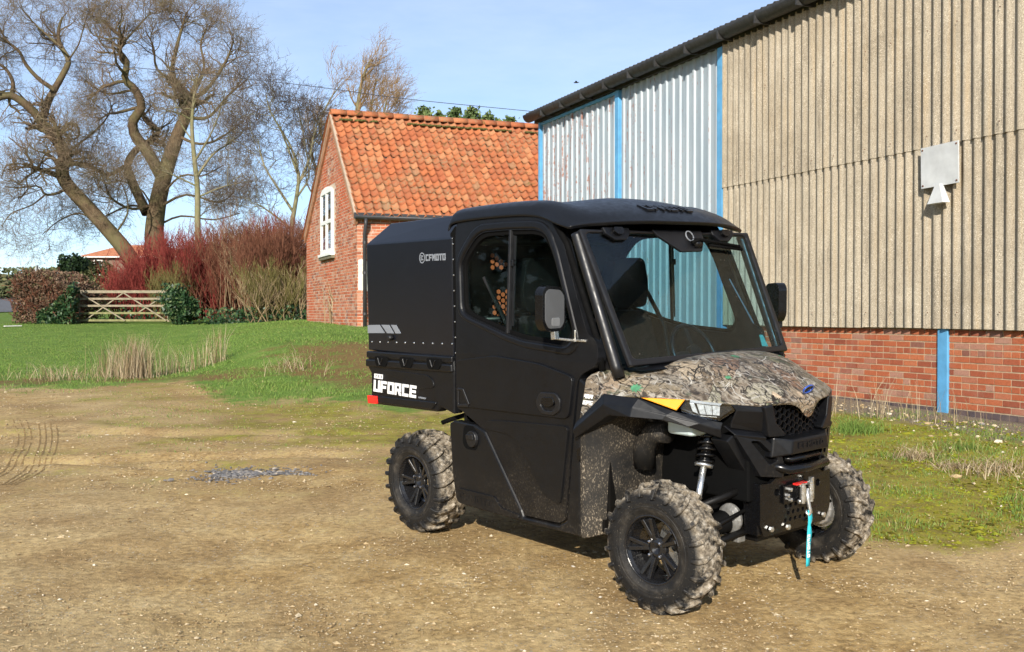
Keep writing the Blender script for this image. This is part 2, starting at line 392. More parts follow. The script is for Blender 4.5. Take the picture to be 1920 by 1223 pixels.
def warp(n, lo, hi, c, a):
    t0 = math.asinh((lo - c) / a); t1 = math.asinh((hi - c) / a)
    return c + a * np.sinh(np.linspace(t0, t1, n))
gx = warp(440, -420, 420, 0.0, 4.2); gy = warp(440, -60, 900, 7.5, 4.2)
GX, GY = np.meshgrid(gx, gy); GZ = ground_np(GX, GY)
fine = np.array([mnoise.noise((a * 2.2, b * 2.2, 0.3)) * 0.012 + mnoise.noise((a * 7, b * 7, 1.3)) * 0.006 + mnoise.noise((a * 21, b * 21, 4.3)) * 0.004 if abs(a) < 40 and b < 45 else 0.0 for a, b in zip(GX.ravel(), GY.ravel())]).reshape(GX.shape)
GZ = GZ + fine
n_ = len(gx); idx = np.arange(n_ * len(gy)).reshape(len(gy), n_)
F = np.stack([idx[:-1, :-1], idx[:-1, 1:], idx[1:, 1:], idx[1:, :-1]], -1).reshape(-1, 4)
def region_masks(x, y):
    u = x / np.maximum(y, 3)
    edge = 14.3 + 1.0 * np.sin(x * .9) + .6 * np.sin(x * 2.3 + 1) + 1.6 * sstep(-.25, -.45, u)
    grass = sstep(-1.2, 1.3, y - edge) * (1 - sstep(.02, .12, u))
    bank = sstep(14.6, 16.0, y + .5 * np.sin(x * 2)) * (1 - sstep(18.6, 20.6, y + .3 * np.sin(x * 1.3))) * sstep(-.30, -.17, u) * (1 - sstep(.0, .1, u))
    strip = np.exp(-((y - 16.7 - .25 * np.sin(x * 1.7)) / .8)**2) * (1 - sstep(-.26, -.2, u)) * .8
    soil = np.maximum(bank, strip)
    path = np.exp(-((y - 24.5 - (x + 9) * .25) / .35)**2) * sstep(-.33, -.29, u) * (1 - sstep(-.2, -.16, u)); soil = np.maximum(soil, path * .7)
    moss = .55 * sstep(8.2, 11.5, y) * (1 - grass) * sstep(-.45, -.1, u) + .15 * sstep(5, 9, y)
    dist = (x - 4.96) * -.923 + (y - 11.9) * -.384      # metres out from the barn wall
    rightm = sstep(.20, .30, u) * sstep(5.9, 6.9, y + .35 * np.sin(x * 3)) * sstep(.25, 1.0, dist)
    moss = np.maximum(moss, rightm)
    rubble = sstep(1.7, .5, dist) * sstep(.0, .1, u)
    return grass, soil, moss, rubble
g_, s_, m_, r_ = region_masks(GX.ravel(), GY.ravel())
def m_ground():
    m, nt, b = new_mat('yard_ground'); g = NG(nt); c = g.coord()
    big = g.noise(c, 0.55, 4, 0.6); mid = g.noise(c, 3.0, 4, 0.62); fn = g.noise(c, 24, 4, 0.7); vf = g.noise(c, 95, 3, 0.7)
    dirt = g.ramp(mid, [(0.28, (0.255, 0.16, 0.062)), (0.45, (0.375, 0.25, 0.103)), (0.6, (0.455, 0.32, 0.145)), (0.75, (0.53, 0.395, 0.205))])
    dirt = g.mix(g.rng(big, 0.42, 0.66, 0, 0.7), dirt, (0.47, 0.35, 0.18))
    dirt = g.mix(g.rng(g.noise(c, 1.1, 5, 0.6), 0.48, 0.66, 0, 0.7), dirt, (0.24, 0.145, 0.056))
    dirt = g.mix(0.85, dirt, g.ramp(fn, [(0.25, 0.42), (0.5, 1.0), (0.75, 1.5)]), 'MULTIPLY')
    # flint and limestone chips bedded in the dirt
    vcol = g.voronoi(c, 46, out='Color'); vd = g.voronoi(c, 46)
    chip = g.math('MULTIPLY', g.rng(vd, 0.36, 0.27), g.rng(g.sep(vcol)[0], 0.62, 0.66))
    chip = g.math('MULTIPLY', chip, g.rng(g.noise(c, 1.7, 4), 0.38, 0.58))
    chipc = g.ramp(g.sep(vcol)[1], [(0.0, (0.20, 0.16, 0.10)), (0.45, (0.36, 0.30, 0.21)), (0.8, (0.52, 0.46, 0.36)), (1.0, (0.24, 0.22, 0.20))])
    col = g.mix(g.math('MULTIPLY', chip, 0.8), dirt, chipc); col = g.mix(g.rng(vf, 0.6, 0.7, 0, 0.5), col, (0.50, 0.42, 0.30))
    # moss
    mo = g.attr('moss'); mn = g.math('ADD', g.noise(c, 1.5, 4, 0.68), g.math('MULTIPLY', g.math('SUBTRACT', fn, 0.5), 0.5))
    mf = g.rng(g.math('SUBTRACT', g.math('ADD', mn, g.math('MULTIPLY', mo, 0.46)), 0.5), 0.10, 0.32)
    mf = g.math('MULTIPLY', mf, g.rng(mo, 0.0, 0.18))
    mc = g.ramp(g.noise(c, 5, 5, 0.65), [(0.3, (0.12, 0.095, 0.02)), (0.45, (0.20, 0.18, 0.022)), (0.6, (0.27, 0.265, 0.025)), (0.75, (0.17, 0.22, 0.03))])
    mc = g.mix(0.8, mc, g.ramp(vf, [(0.25, 0.45), (0.55, 1.1), (0.8, 1.5)]), 'MULTIPLY')
    mc = g.mix(g.rng(g.noise(c, 9, 4, 0.7), 0.5, 0.66, 0, 0.6), mc, (0.13, 0.085, 0.032)); col = g.mix(g.math('MULTIPLY', mf, 0.86), col, mc)
    # grass sward and bare soil
    gr = g.attr('grass'); gf = g.rng(g.math('ADD', gr, g.math('MULTIPLY', g.math('SUBTRACT', mid, 0.5), 1.3)), 0.30, 0.62)
    gf = g.math('MULTIPLY', gf, g.rng(gr, 0.0, 0.1))
    gc = g.ramp(g.noise(c, 1.3, 4, 0.7), [(0.3, (0.085, 0.135, 0.025)), (0.5, (0.12, 0.20, 0.034)), (0.7, (0.17, 0.22, 0.052))])
    gc = g.mix(0.85, gc, g.ramp(fn, [(0.25, 0.5), (0.5, 1.0), (0.75, 1.35)]), 'MULTIPLY')
    col = g.mix(gf, col, gc)
    so_ = g.attr('soil'); sf = g.rng(g.math('ADD', so_, g.math('MULTIPLY', g.math('SUBTRACT', g.noise(c, 1.7, 4, 0.7), 0.5), 2.6)), 0.45, 0.95)
    sf = g.math('MULTIPLY', sf, g.rng(so_, 0.05, 0.3))
    sc_ = g.ramp(fn, [(0.3, (0.11, 0.062, 0.026)), (0.6, (0.20, 0.118, 0.048)), (0.8, (0.27, 0.175, 0.078))])
    col = g.mix(g.math('MULTIPLY', sf, 0.9), col, sc_)
    ru = g.attr('rubble'); rf = g.rng(g.math('ADD', ru, g.math('MULTIPLY', g.math('SUBTRACT', mid, 0.5), 1.2)), 0.4, 0.75)
    rc = g.ramp(g.noise(c, 60, 5, 0.75), [(0.3, (0.10, 0.075, 0.05)), (0.5, (0.20, 0.165, 0.115)), (0.7, (0.40, 0.35, 0.27))])
    col = g.mix(g.math('MULTIPLY', rf, g.rng(ru, 0.0, 0.2)), col, rc)
    g.l(col, b.inputs['Base Color']); b.inputs['Roughness'].default_value = 0.95; b.inputs['Specular IOR Level'].default_value = 0.15
    h = g.math('ADD', g.math('MULTIPLY', fn, 0.7), g.math('MULTIPLY', vf, 0.35))
    g.l(g.bump(h, 0.75, 0.02), b.inputs['Normal']); return m
GROUND = m_ground()
go = mesh_arrays('ground', np.stack([GX.ravel(), GY.ravel(), GZ.ravel()], 1), F, GROUND, attrs={'grass': g_, 'soil': s_, 'moss': m_, 'rubble': r_}, smooth=True)
tag(go, 'brown gravel yard rising to a green lawn', kind='structure')

# stones lying loose on the yard: thousands, so one scattered mass
def ico():
    t = (1 + 5**.5) / 2
    v = np.array([(-1,t,0),(1,t,0),(-1,-t,0),(1,-t,0),(0,-1,t),(0,1,t),(0,-1,-t),(0,1,-t),(t,0,-1),(t,0,1),(-t,0,-1),(-t,0,1)]) / math.sqrt(1 + t*t)
    f = np.array([(0,11,5),(0,5,1),(0,1,7),(0,7,10),(0,10,11),(1,5,9),(5,11,4),(11,10,2),(10,7,6),(7,1,8),(3,9,4),(3,4,2),(3,2,6),(3,6,8),(3,8,9),(4,9,5),(2,4,11),(6,2,10),(8,6,7),(9,8,1)])
    return v, f
def octa():
    v = np.array([(1, 0, 0), (0, 1, 0), (-1, 0, 0), (0, -1, 0), (0, 0, 1), (0, 0, -1.)])
    return v, np.array([(0, 1, 4), (1, 2, 4), (2, 3, 4), (3, 0, 4), (1, 0, 5), (2, 1, 5), (3, 2, 5), (0, 3, 5)])
def stones(name, X, Y, S, mat, label, bright, flat=(.35, .75), sink=0.2, cheap=False):
    v, f = octa() if cheap else ico(); K = len(X); nv = len(v)
    P = v[None] * (1 + RNG.uniform(-.35, .35, (K, nv, 1)))
    P = P * np.stack([S * RNG.uniform(.8, 1.7, K), S * RNG.uniform(.6, 1.1, K), S * RNG.uniform(*flat, K)], 1)[:, None, :]
    a = RNG.uniform(0, 6.283, K); ca, sa = np.cos(a)[:, None], np.sin(a)[:, None]
    Q = np.stack([P[..., 0] * ca - P[..., 1] * sa, P[..., 0] * sa + P[..., 1] * ca, P[..., 2]], -1)
    Z = ground_np(X, Y) + S * sink
    Q += np.stack([X, Y, Z], 1)[:, None, :]
    o = mesh_arrays(name, Q.reshape(-1, 3), (f[None] + (np.arange(K) * nv)[:, None, None]).reshape(-1, 3), mat, attrs={'tone': np.repeat(bright, nv)}, smooth=False)
    return tag(o, label, kind='stuff')
def m_stone():
    m, nt, b = new_mat('flint_stone'); g = NG(nt); c = g.coord(); t = g.attr('tone')
    col = g.ramp(t, [(0.0, (0.17, 0.11, 0.05)), (0.3, (0.33, 0.235, 0.12)), (0.6, (0.46, 0.35, 0.20)), (0.85, (0.60, 0.50, 0.34)), (0.96, (0.70, 0.64, 0.53)), (1.0, (0.2, 0.2, 0.21))])
    g.l(g.mix(0.7, col, g.ramp(g.noise(c, 60, 4, 0.7), [(0.3, 0.6), (0.7, 1.25)]), 'MULTIPLY'), b.inputs['Base Color']); b.inputs['Roughness'].default_value = 0.85
    b.inputs['Specular IOR Level'].default_value = 0.25; return m
STONE = m_stone()
K = 90000
d_ = 3.6 * (16 / 3.6) ** (RNG.uniform(0, 1, K) ** 1.25); x_ = RNG.uniform(-.62, .62, K) * d_
clump = np.array([mnoise.noise((a * .8, b * .8, 9.1)) + .6 * mnoise.noise((a * 2.7, b * 2.7, 5.1)) for a, b in zip(x_, d_)])
gq, sq, mq, rq = region_masks(x_, d_)
keep = (clump + RNG.uniform(-.7, .7, K) > -.05) & (gq < .35) & ((mq < .75) | (RNG.uniform(0, 1, K) < .22)) & (((x_ - 4.96) * -.923 + (d_ - 11.9) * -.384) > .15)
x_, d_ = x_[keep], d_[keep]
S_ = 0.0036 * np.exp(RNG.normal(0, .45, len(x_))) * (0.72 + d_ * .07); S_ = np.minimum(S_, .030)
stones('gravel', x_, d_, S_, STONE, 'small flint and limestone gravel strewn over the yard', np.clip(RNG.beta(1.8, 2.4, len(x_)) + .02, 0, .97), cheap=True)
# bigger pale lumps below the barn wall and a few over the yard
K = 420; sw = RNG.uniform(-4.2, 5, K); dn = .25 + RNG.gamma(2.0, .38, K)
x_ = 4.96 - .384 * sw - .923 * dn; d_ = 11.9 + .923 * sw - .384 * dn
stones('rubble', x_, d_, np.minimum(.012 * np.exp(RNG.normal(0, .45, K)), .026), STONE, 'pale flint rubble at the foot of the barn wall', np.clip(RNG.uniform(.45, 1, K), 0, 1), (.5, .9), .3)

# cushions of moss on the damp ground by the barn
def m_cushion():
    m, nt, b = new_mat('moss_cushion'); g = NG(nt); c = g.coord(); t = g.attr('tone')
    col = g.ramp(t, [(0.0, (0.075, 0.065, 0.012)), (0.35, (0.16, 0.15, 0.018)), (0.7, (0.25, 0.25, 0.024)), (1.0, (0.17, 0.23, 0.03))])
    g.l(g.mix(0.7, col, g.ramp(g.noise(c, 150, 3, 0.7), [(0.3, 0.5), (0.7, 1.3)]), 'MULTIPLY'), b.inputs['Base Color']); b.inputs['Roughness'].default_value = 1.0; b.inputs['Specular IOR Level'].default_value = 0.05; return m
K = 16000; d_ = RNG.uniform(6.0, 11.5, K); x_ = RNG.uniform(.19, .60, K) * d_; gq, sq, mq, rq = region_masks(x_, d_)
cl = np.array([mnoise.noise((a * 1.3, b * 1.3, 6.1)) + .5 * mnoise.noise((a * 4, b * 4, 2.1)) for a, b in zip(x_, d_)])
keep = (mq > .5) & (cl + RNG.uniform(-.4, .4, K) > -.1) & (((x_ - 4.96) * -.923 + (d_ - 11.9) * -.384) > .5); x_, d_ = x_[keep], d_[keep]
stones('moss', x_, d_, .011 * np.exp(RNG.normal(0, .4, len(x_))), m_cushion(), 'yellow green moss cushions over the damp ground by the barn', np.clip(RNG.beta(2, 2, len(x_)) + .3 * cl[keep], 0, 1), (.3, .6), .1, cheap=True)
# ------------------------------------------------------------------ barn
BARN = Vector((4.96, 11.9, 0.0)); BANG = math.atan2(.923, -.384)
barn = empty('barn', BARN, (0, 0, BANG))
tag(barn, 'large farm barn with fibre cement cladding over red brick and pale metal doors', 'barn')
# local frame: x runs along the wall away from the camera, +y faces the yard, z up
def m_brick(name, use_attr, stops, mort=False, stain=None):
    m, nt, b = new_mat(name); g = NG(nt); c = g.coord('Object')
    geo = g.n('ShaderNodeNewGeometry'); pos = geo.outputs['Position']
    rnd = g.attr('rnd') if use_attr else g.objrnd()
    col = g.ramp(rnd, stops)
    col = g.mix(0.8, col, g.ramp(g.noise(pos, 55, 5, 0.7), [(0.25, 0.6), (0.5, 1.0), (0.8, 1.3)]), 'MULTIPLY')
    bloom = g.rng(g.noise(pos, 2.2, 5, 0.65), 0.5, 0.72, 0, 0.3)
    col = g.mix(bloom, col, (0.42, 0.30, 0.24))
    if stain:
        f = g.rng(g.noise(g.mapping(pos, (1, 1, .35)), 1.1, 5, 0.6), 0.47, 0.6, 0, 0.75); col = g.mix(f, col, stain)
        wf = g.math('MULTIPLY', g.rng(g.noise(pos, 1.6, 6, 0.7), 0.58, 0.68, 0, 0.7), g.rng(g.noise(pos, 13, 3), .4, .6)); col = g.mix(wf, col, (0.62, 0.56, 0.50))
    g.l(col, b.inputs['Base Color']); b.inputs['Roughness'].default_value = 0.88; b.inputs['Specular IOR Level'].default_value = 0.2
    g.l(g.bump(g.noise(pos, 120, 4, 0.7), 0.5, 0.004), b.inputs['Normal']); return m
BSTOPS = [(0.0, (0.24, 0.07, 0.04)), (0.15, (0.33, 0.092, 0.046)), (0.45, (0.39, 0.112, 0.05)), (0.7, (0.44, 0.14, 0.062)), (0.86, (0.36, 0.14, 0.085)), (0.96, (0.38, 0.20, 0.14)), (1.0, (0.21, 0.085, 0.06))]
BRICK_O = m_brick('barn_brick', False, BSTOPS); BRICK_A = m_brick('barn_brick_far', True, BSTOPS)
PLINTH = m_brick('plinth_brick', False, [(0, (0.06, 0.05, 0.055)), (0.5, (0.09, 0.07, 0.075)), (1, (0.12, 0.085, 0.08))])
MORTAR = simple('mortar', (0.44, 0.34, 0.225), 0.95, var=0.25, scale=14, bump=0.5, bscale=90, spec=0.1)
def m_fibre():
    m, nt, b = new_mat('fibre_cement'); g = NG(nt); geo = g.n('ShaderNodeNewGeometry'); p = geo.outputs['Position']; r = g.objrnd()
    base = g.ramp(g.noise(p, 1.4, 6, 0.65), [(0.3, (0.225, 0.19, 0.14)), (0.5, (0.30, 0.258, 0.195)), (0.7, (0.365, 0.318, 0.245))])
    base = g.mix(g.rng(r, 0, 1, 0, 0.35), base, (0.38, 0.335, 0.26))
    streak = g.noise(g.mapping(p, (9, 9, .35)), 1.6, 5, 0.65)
    base = g.mix(g.rng(streak, 0.5, 0.75, 0, 0.6), base, (0.36, 0.265, 0.155))
    base = g.mix(g.rng(streak, 0.46, 0.32, 0, 0.75), base, (0.17, 0.145, 0.11))
    vc = g.voronoi(p, 75, out='Color'); v = g.voronoi(p, 75)
    lich = g.math('MULTIPLY', g.rng(v, 0.42, 0.3), g.rng(g.sep(vc)[0], 0.5, 0.55)); lich = g.math('MULTIPLY', lich, g.rng(g.noise(p, 3, 4), .33, .6))
    base = g.mix(g.math('MULTIPLY', lich, 0.75), base, (0.56, 0.50, 0.40))
    base = g.mix(0.85, base, g.ramp(g.noise(p, 85, 3, .75), [(0.3, 0.45), (0.5, 1.0), (0.7, 1.5)]), 'MULTIPLY')
    g.l(base, b.inputs['Base Color']); b.inputs['Roughness'].default_value = 0.93; b.inputs['Specular IOR Level'].default_value = 0.15
    g.l(g.bump(g.noise(p, 110, 4, 0.7), 0.6, 0.004), b.inputs['Normal']); return m
FIBRE = m_fibre()
def m_metal():
    m, nt, b = new_mat('painted_sheet'); g = NG(nt); geo = g.n('ShaderNodeNewGeometry'); p = geo.outputs['Position']; r = g.objrnd()
    base = g.ramp(g.noise(g.mapping(p, (2, 2, .5)), 1.5, 5), [(0.3, (0.27, 0.325, 0.365)), (0.7, (0.365, 0.415, 0.445))])
    st = g.noise(g.mapping(p, (11, 11, .55)), 1.7, 7, 0.7); ch = g.noise(p, 11, 6, 0.75)
    amt = g.rng(g.sep(p)[1], 15.0, 21.5, 0.0, 0.085)
    f = g.rng(g.math('ADD', g.math('ADD', g.math('MULTIPLY', st, .62), g.math('MULTIPLY', ch, .38)), amt), 0.612, 0.635)
    col = g.mix(g.math('MULTIPLY', f, 0.85), base, (0.27, 0.10, 0.06))
    g.l(col, b.inputs['Base Color']); g.l(g.rng(f, 0, 1, 0.5, 0.85), b.inputs['Roughness']); return m
SHEET = m_metal()
BLUEP = simple('blue_paint', (0.10, 0.32, 0.55), 0.5, var=0.16, scale=6, bump=0.15, bscale=60)
GUTTER = simple('black_gutter', (0.028, 0.027, 0.026), 0.62, var=0.5, scale=12, bump=0.4, bscale=40)
ROOFC = simple('roof_sheet', (0.055, 0.05, 0.045), 0.9, var=0.4, scale=9, bump=0.5, bscale=60)
S0, S1 = -7.0, 11.25
WTOP = 1.18; WBOT = 0.20
core = MB(); core.box((S0, -7.5, -0.2), (S1, -0.005, 5.44)); core.build('wall_core', MORTAR, barn)
# bricks: those in plain view one by one, the rest of the wall as one mass
def brick_mesh(L, h=.064, d=.10):
    mb = MB(); mb.box((0, -d, 0), (L, 0, h)); me = mb.mesh('brick'); return me
bm_full = brick_mesh(.211, .0605); bm_head = brick_mesh(.0985, .0605); bm_soldier = brick_mesh(.104, .066)
for q in (bm_full, bm_head): q.materials.append(BRICK_O)
bm_soldier.materials.append(PLINTH)
def put(me, name, parent, loc, rz=0.0):
    o = bpy.data.objects.new(name, me); COL.objects.link(o); o.parent = parent; o.location = loc
    if rz: o.rotation_euler = (rz * .4, rz, 0)
    return o
far = MB(); far_r = []; cnt = 0
POSTS = ((-.07, .07), (4.32, 4.46))
for row in range(12):
    z = WBOT + .075 + row * .075
    head = row in (3, 8); step = .1125 if head else .225
    s = S0 + (.1125 if row % 2 else 0)
    while s < S1 - step:
        hit = False
        jit = random.uniform(-.0012, .0025)
        if not hit or head:
            if -1.42 < s < 2.72:
                put(bm_head if head else bm_full, 'brick', barn, (s, jit, z), random.uniform(-.004, .004)); cnt += 1
            else:
                far.box((s, -.05, z), (s + step - .014, jit, z + .0605)); far_r += [random.random()] * 8
        else:
            for a in (s, s + .1125):
                if not any(a < b_ and a + .1 > a_ for a_, b_ in POSTS):
                    if -1.42 < s < 2.72: put(bm_head, 'brick', barn, (a, jit, z)); cnt += 1
        s += step
fo = far.build('brickwork', BRICK_A, barn, fix=False); tag(fo, kind='stuff')
a = fo.data.attributes.new('rnd', 'FLOAT', 'POINT'); a.data.foreach_set('value', np.array(far_r, np.float32))
s = -1.6
while s < 3.2:
    put(bm_soldier, 'plinth_brick', barn, (s, random.uniform(.0, .006), WBOT - .005)); s += .1155
MB().box((S0, -.05, -.3), (S1, .035, WBOT - .012)).build('footing', MORTAR, barn)
# blue stanchions
for nm, a_, b_, z0, z1, y1 in (('stanchion', -.075, .075, .10, WTOP + .02, .03), ('stanchion', 4.33, 4.47, .1, 5.43, .10), ('stanchion', 7.66, 7.80, .1, 5.43, .09), ('stanchion', 11.16, 11.24, .1, 5.43, .09)):
    MB().box((a_, -.03, z0), (b_, y1, z1)).build(nm, BLUEP, barn, bev=.006)
MB().box((7.80, .005, 5.37), (11.16, .075, 5.425)).build('door_rail', BLUEP, barn, bev=.005)
# fibre-cement sheets, seven corrugations each
def corr_mesh(name, npitch, pitch, amp, H, per=10, prof=None, thick=.006):
    mb = MB(); pts = []
    if prof is None:
        for i in range(npitch * per + 1):
            x = i / per * pitch; pts.append((x, amp * (math.cos(2 * math.pi * i / per))))
    else:
        for k in range(npitch): pts += [(k * pitch + u * pitch, v) for u, v in prof]
        pts.append((npitch * pitch, prof[0][1]))
    n = len(pts)
    front = [(x, y, 0) for x, y in pts] + [(x, y, H) for x, y in pts]
    back = [(x, y - thick, 0) for x, y in pts] + [(x, y - thick, H) for x, y in pts]
    f = []
    for i in range(n - 1):
        f.append((i, i+1, n+i+1, n+i)); f.append((2*n+i+1, 2*n+i, 3*n+i, 3*n+i+1)); f.append((i+1, i, 2*n+i, 2*n+i+1)); f.append((n+i, n+i+1, 3*n+i+1, 3*n+i))
    f.append((0, n, 3*n, 2*n)); f.append((n-1, 3*n-1, 4*n-1, 2*n-1))
    mb.add(front + back, f); me = mb.mesh(name, smooth=prof is None)
    if prof is None: me.set_sharp_from_angle(angle=R(50))
    return me
PITCH = .146; LAP = 3.27
lo_me = corr_mesh('cladding_sheet', 7, PITCH, .023, LAP - WTOP + .1); up_me = corr_mesh('cladding_sheet', 7, PITCH, .023, 2.2)
for q in (lo_me, up_me): q.materials.append(FIBRE)
s = 4.30 - 7 * PITCH; k = 0
while s > -4.6:
    put(lo_me, 'cladding_sheet', barn, (s + .004, .075 + .004 * (k % 2), WTOP - .004 * (k % 3)))
    put(up_me, 'cladding_sheet', barn, (s + .004, .092 + .004 * (k % 2), LAP - .006 * random.random())); s -= 7 * PITCH; k += 1
bolts = MB()
s = 4.30 - 3.5 * PITCH
RUST = simple('rusty_bolt', (0.12, 0.05, 0.025), 0.9, var=0.3)
while s > -4.4:
    for j, dz in ((0, LAP + .12), (0, WTOP + .18), (0, 4.6)):
        bolts.lathe([(0, .001), (0, .007), (.008, .007), (.012, .001)], 6, Matrix.Translation((s, .115 if dz < LAP else .135, dz)))
        bolts.lathe([(0, .001), (0, .007), (.008, .007), (.012, .001)], 6, Matrix.Translation((s + 3 * PITCH, .115 if dz < LAP else .135, dz)))
    s -= 7 * PITCH
tag(bolts.build('fixing_bolts', RUST, barn), kind='stuff')
# box-profile metal sheets of the two big doors
prof = ((0, .0), (.34, .0), (.42, .032), (.62, .032), (.70, .0))
sh5 = corr_mesh('door_sheet', 5, .19, 0, 5.16, prof=prof, thick=.004); sh5.materials.append(SHEET)
for s0, s1 in ((4.47, 7.66), (7.80, 11.16)):
    L = s1 - s0; n = 3 if s0 < 7 else 3; wq = L / n
    for i in range(n):
        o = put(sh5, 'door_sheet', barn, (s0 + i * wq, .02 + .003 * (i % 2), .28)); o.scale = (wq / .95, 1, 1)
# gutter, fascia and the edge of the roof
mb = MB(); N = 11
ring = [(.13 * math.cos(math.pi + math.pi * i / (N - 1)), .14 * math.sin(math.pi + math.pi * i / (N - 1))) for i in range(N)]
rows = [[(s, .24 + y, 5.60 + z) for y, z in ring] for s in np.linspace(S0, 11.42, 24)]
gm = mb.grid(rows).build('gutter', GUTTER, barn, smooth=True); md = gm.modifiers.new('solid', 'SOLIDIFY'); md.thickness = .006
for s in np.arange(S0, 11.4, .92): MB().box((s, .10, 5.44), (s + .03, .375, 5.615)).build('gutter_bracket', GUTTER, barn)
MB().box((S0, .0, 5.44), (11.4, .11, 5.58)).build('fascia', GUTTER, barn)
mb = MB(); pr = []
for i in range(int((11.45 - S0) / PITCH * 6)): pr.append((S0 + i * PITCH / 6, .025 * math.cos(2 * math.pi * i / 6)))
rows = [[(x, .30, 5.625 + w) for x, w in pr], [(x, -7.6, 5.625 + 7.9 * .27 + w) for x, w in pr]]
ro = mb.grid(rows).build('roof', ROOFC, barn, smooth=False); md = ro.modifiers.new('solid', 'SOLIDIFY'); md.thickness = .012; md.offset = 0
ev = MB()
for p, q in zip(pr[:-1], pr[1:]): pass
end = MB(); end.add([(11.24, -.02, -.1), (11.24, -7.5, -.1), (11.24, -7.5, 7.7), (11.24, -.02, 5.6)], [(0, 1, 2, 3)]); eo = end.build('end_wall', FIBRE, barn); md = eo.modifiers.new('solid', 'SOLIDIFY'); md.thickness = .05
# square metal cover plate with its small flared spout
PLATE_M = simple('galvanised_plate', (0.55, 0.56, 0.55), 0.55, 0.1, var=0.14, scale=4, bump=0.1, bscale=20)
cov = empty('cover_plate', (0, 0, 0)); cov.parent = None
M_b = Matrix.Translation(BARN) @ Matrix.Rotation(BANG, 4, 'Z')
cov.matrix_world = M_b @ Matrix.Translation((-.36, .15, 2.80)) @ Matrix.Rotation(R(1.2), 4, 'Y')
tag(cov, 'square grey metal cover plate with flared spout on the cladding', 'plate')
MB().box((0, 0, 0), (.56, .012, .47)).build('plate', PLATE_M, cov, bev=.003)
mb = MB(); mb.add([(.24, .0, .02), (.31, .0, .02), (.41, .0, -.20), (.14, .0, -.20), (.245, .05, .02), (.305, .05, .02), (.39, .09, -.20), (.16, .09, -.20)], [(0,1,2,3),(7,6,5,4),(0,4,5,1),(1,5,6,2),(2,6,7,3),(3,7,4,0)])
mb.build('spout', PLATE_M, cov)
mb = MB()
for x in (.03, .53):
    for z in (.03, .44): mb.lathe([(.012, .001), (.012, .012), (.02, .01), (.022, .001)], 8, Matrix.Translation((x, 0, z)))
mb.build('screws', RUST, cov)

# ------------------------------------------------------------------ brick cottage with the pantile roof
HC = Vector((-3.58, 24.0, 1.0)); HANG = math.atan2(.365, .931)
house = empty('brick_cottage', HC, (0, 0, HANG))
tag(house, 'old red brick cottage with steep orange pantile roof and white gable window', 'house')
# local frame: x along the long wall to the right, y back along the gable, z up
HW, HL, HE, HA = 6.45, 9.0, 2.66, 5.42; HY = 2.78       # gable width, length, eaves and apex height above the base
HSTOPS = [(0.0, (0.25, 0.09, 0.055)), (0.2, (0.38, 0.12, 0.062)), (0.5, (0.45, 0.155, 0.08)), (0.75, (0.49, 0.20, 0.11)), (0.93, (0.48, 0.29, 0.21)), (1.0, (0.22, 0.115, 0.095))]
HBRICK = m_brick('cottage_brick', True, HSTOPS, stain=(0.48, 0.11, 0.045))
HMORT = simple('lime_mortar', (0.53, 0.43, 0.335), 0.95, var=0.25, scale=9, bump=0.4, bscale=80, spec=0.1)
mb = MB()
mb.add([(0,0,-.6),(HL,0,-.6),(HL,HW,-.6),(0,HW,-.6),(0,0,HE),(HL,0,HE),(HL,HW,HE),(0,HW,HE),(0,HY,HA),(HL,HY,HA)],
       [(0,1,5,4),(2,3,7,6),(3,0,4,8,7),(1,2,6,9,5),(4,5,9,8),(6,7,8,9)])
mb.build('wall', HMORT, house)
WIN = (2.55, 4.05, 1.92, 3.45)               # window on the gable: y0, y1, z0, z1 (arched head above)
def gable_z(y): return HE + (HA - HE) * (y / HY if y < HY else (HW - y) / (HW - HY))
bw = MB(); br = []
for row in range(80):
    z = -.3 + row * .075
    off = .1125 if row % 2 else 0
    if z < HE - .1:
        s = -off
        while s < 6:
            x0 = max(s, 0); x1 = s + .215
            j = random.uniform(-.002, .004); bw.box((x0, -.004 - j, z), (x1 - .004, .03, z + .060)); br += [random.random()] * 8; s += .225
    s = -off
    while s < HW:
        y0 = max(s, 0.0); y1 = min(s + .215, HW)
        if y1 - y0 > .03 and z + .064 < gable_z((y0 + y1) / 2) - .06 and not (y1 > WIN[0] - .06 and y0 < WIN[1] + .06 and WIN[2] - .08 < z + .03 < WIN[3] + .22):
            j = random.uniform(-.002, .004); bw.box((-.004 - j, y0, z), (.03, y1 - .006, z + .060)); br += [random.random()] * 8
        s += .225
bo = bw.build('brickwork', HBRICK, house, fix=False); tag(bo, kind='stuff')
a = bo.data.attributes.new('rnd', 'FLOAT', 'POINT'); a.data.foreach_set('value', np.array(br, np.float32))
# gable window
WPAINT = simple('white_window_paint', (0.78, 0.77, 0.73), 0.5, var=0.06)
DARKROOM = simple('dark_room', (0.03, 0.03, 0.028), 0.9)
STONESILL = simple('mossy_sill', (0.16, 0.14, 0.09), 0.9, var=0.4, scale=12, bump=0.4)
wy0, wy1, wz0, wz1 = WIN; wm = (wy0 + wy1) / 2
win = empty('window', (0, 0, 0), parent=house)
arch = [(wy0, wz0), (wy1, wz0), (wy1, wz1)] + [(wm + (wy1 - wm) * math.cos(t), wz1 + .20 * math.sin(t)) for t in np.linspace(.2, math.pi - .2, 9)] + [(wy0, wz1)]
plate('room_back', arch, [], lambda u, v, d: (-.015 + d, u, v), .004, DARKROOM, win, bev=0)
fr = .11
ihole = [(wy0 + fr, wz0 + fr), (wm - .04, wz0 + fr), (wm - .04, (wz0 + wz1) / 2 - .04), (wy0 + fr, (wz0 + wz1) / 2 - .04)]
def rect(a, b, c, d): return [(a, c), (b, c), (b, d), (a, d)]
zm_ = (wz0 + wz1) / 2 + .05
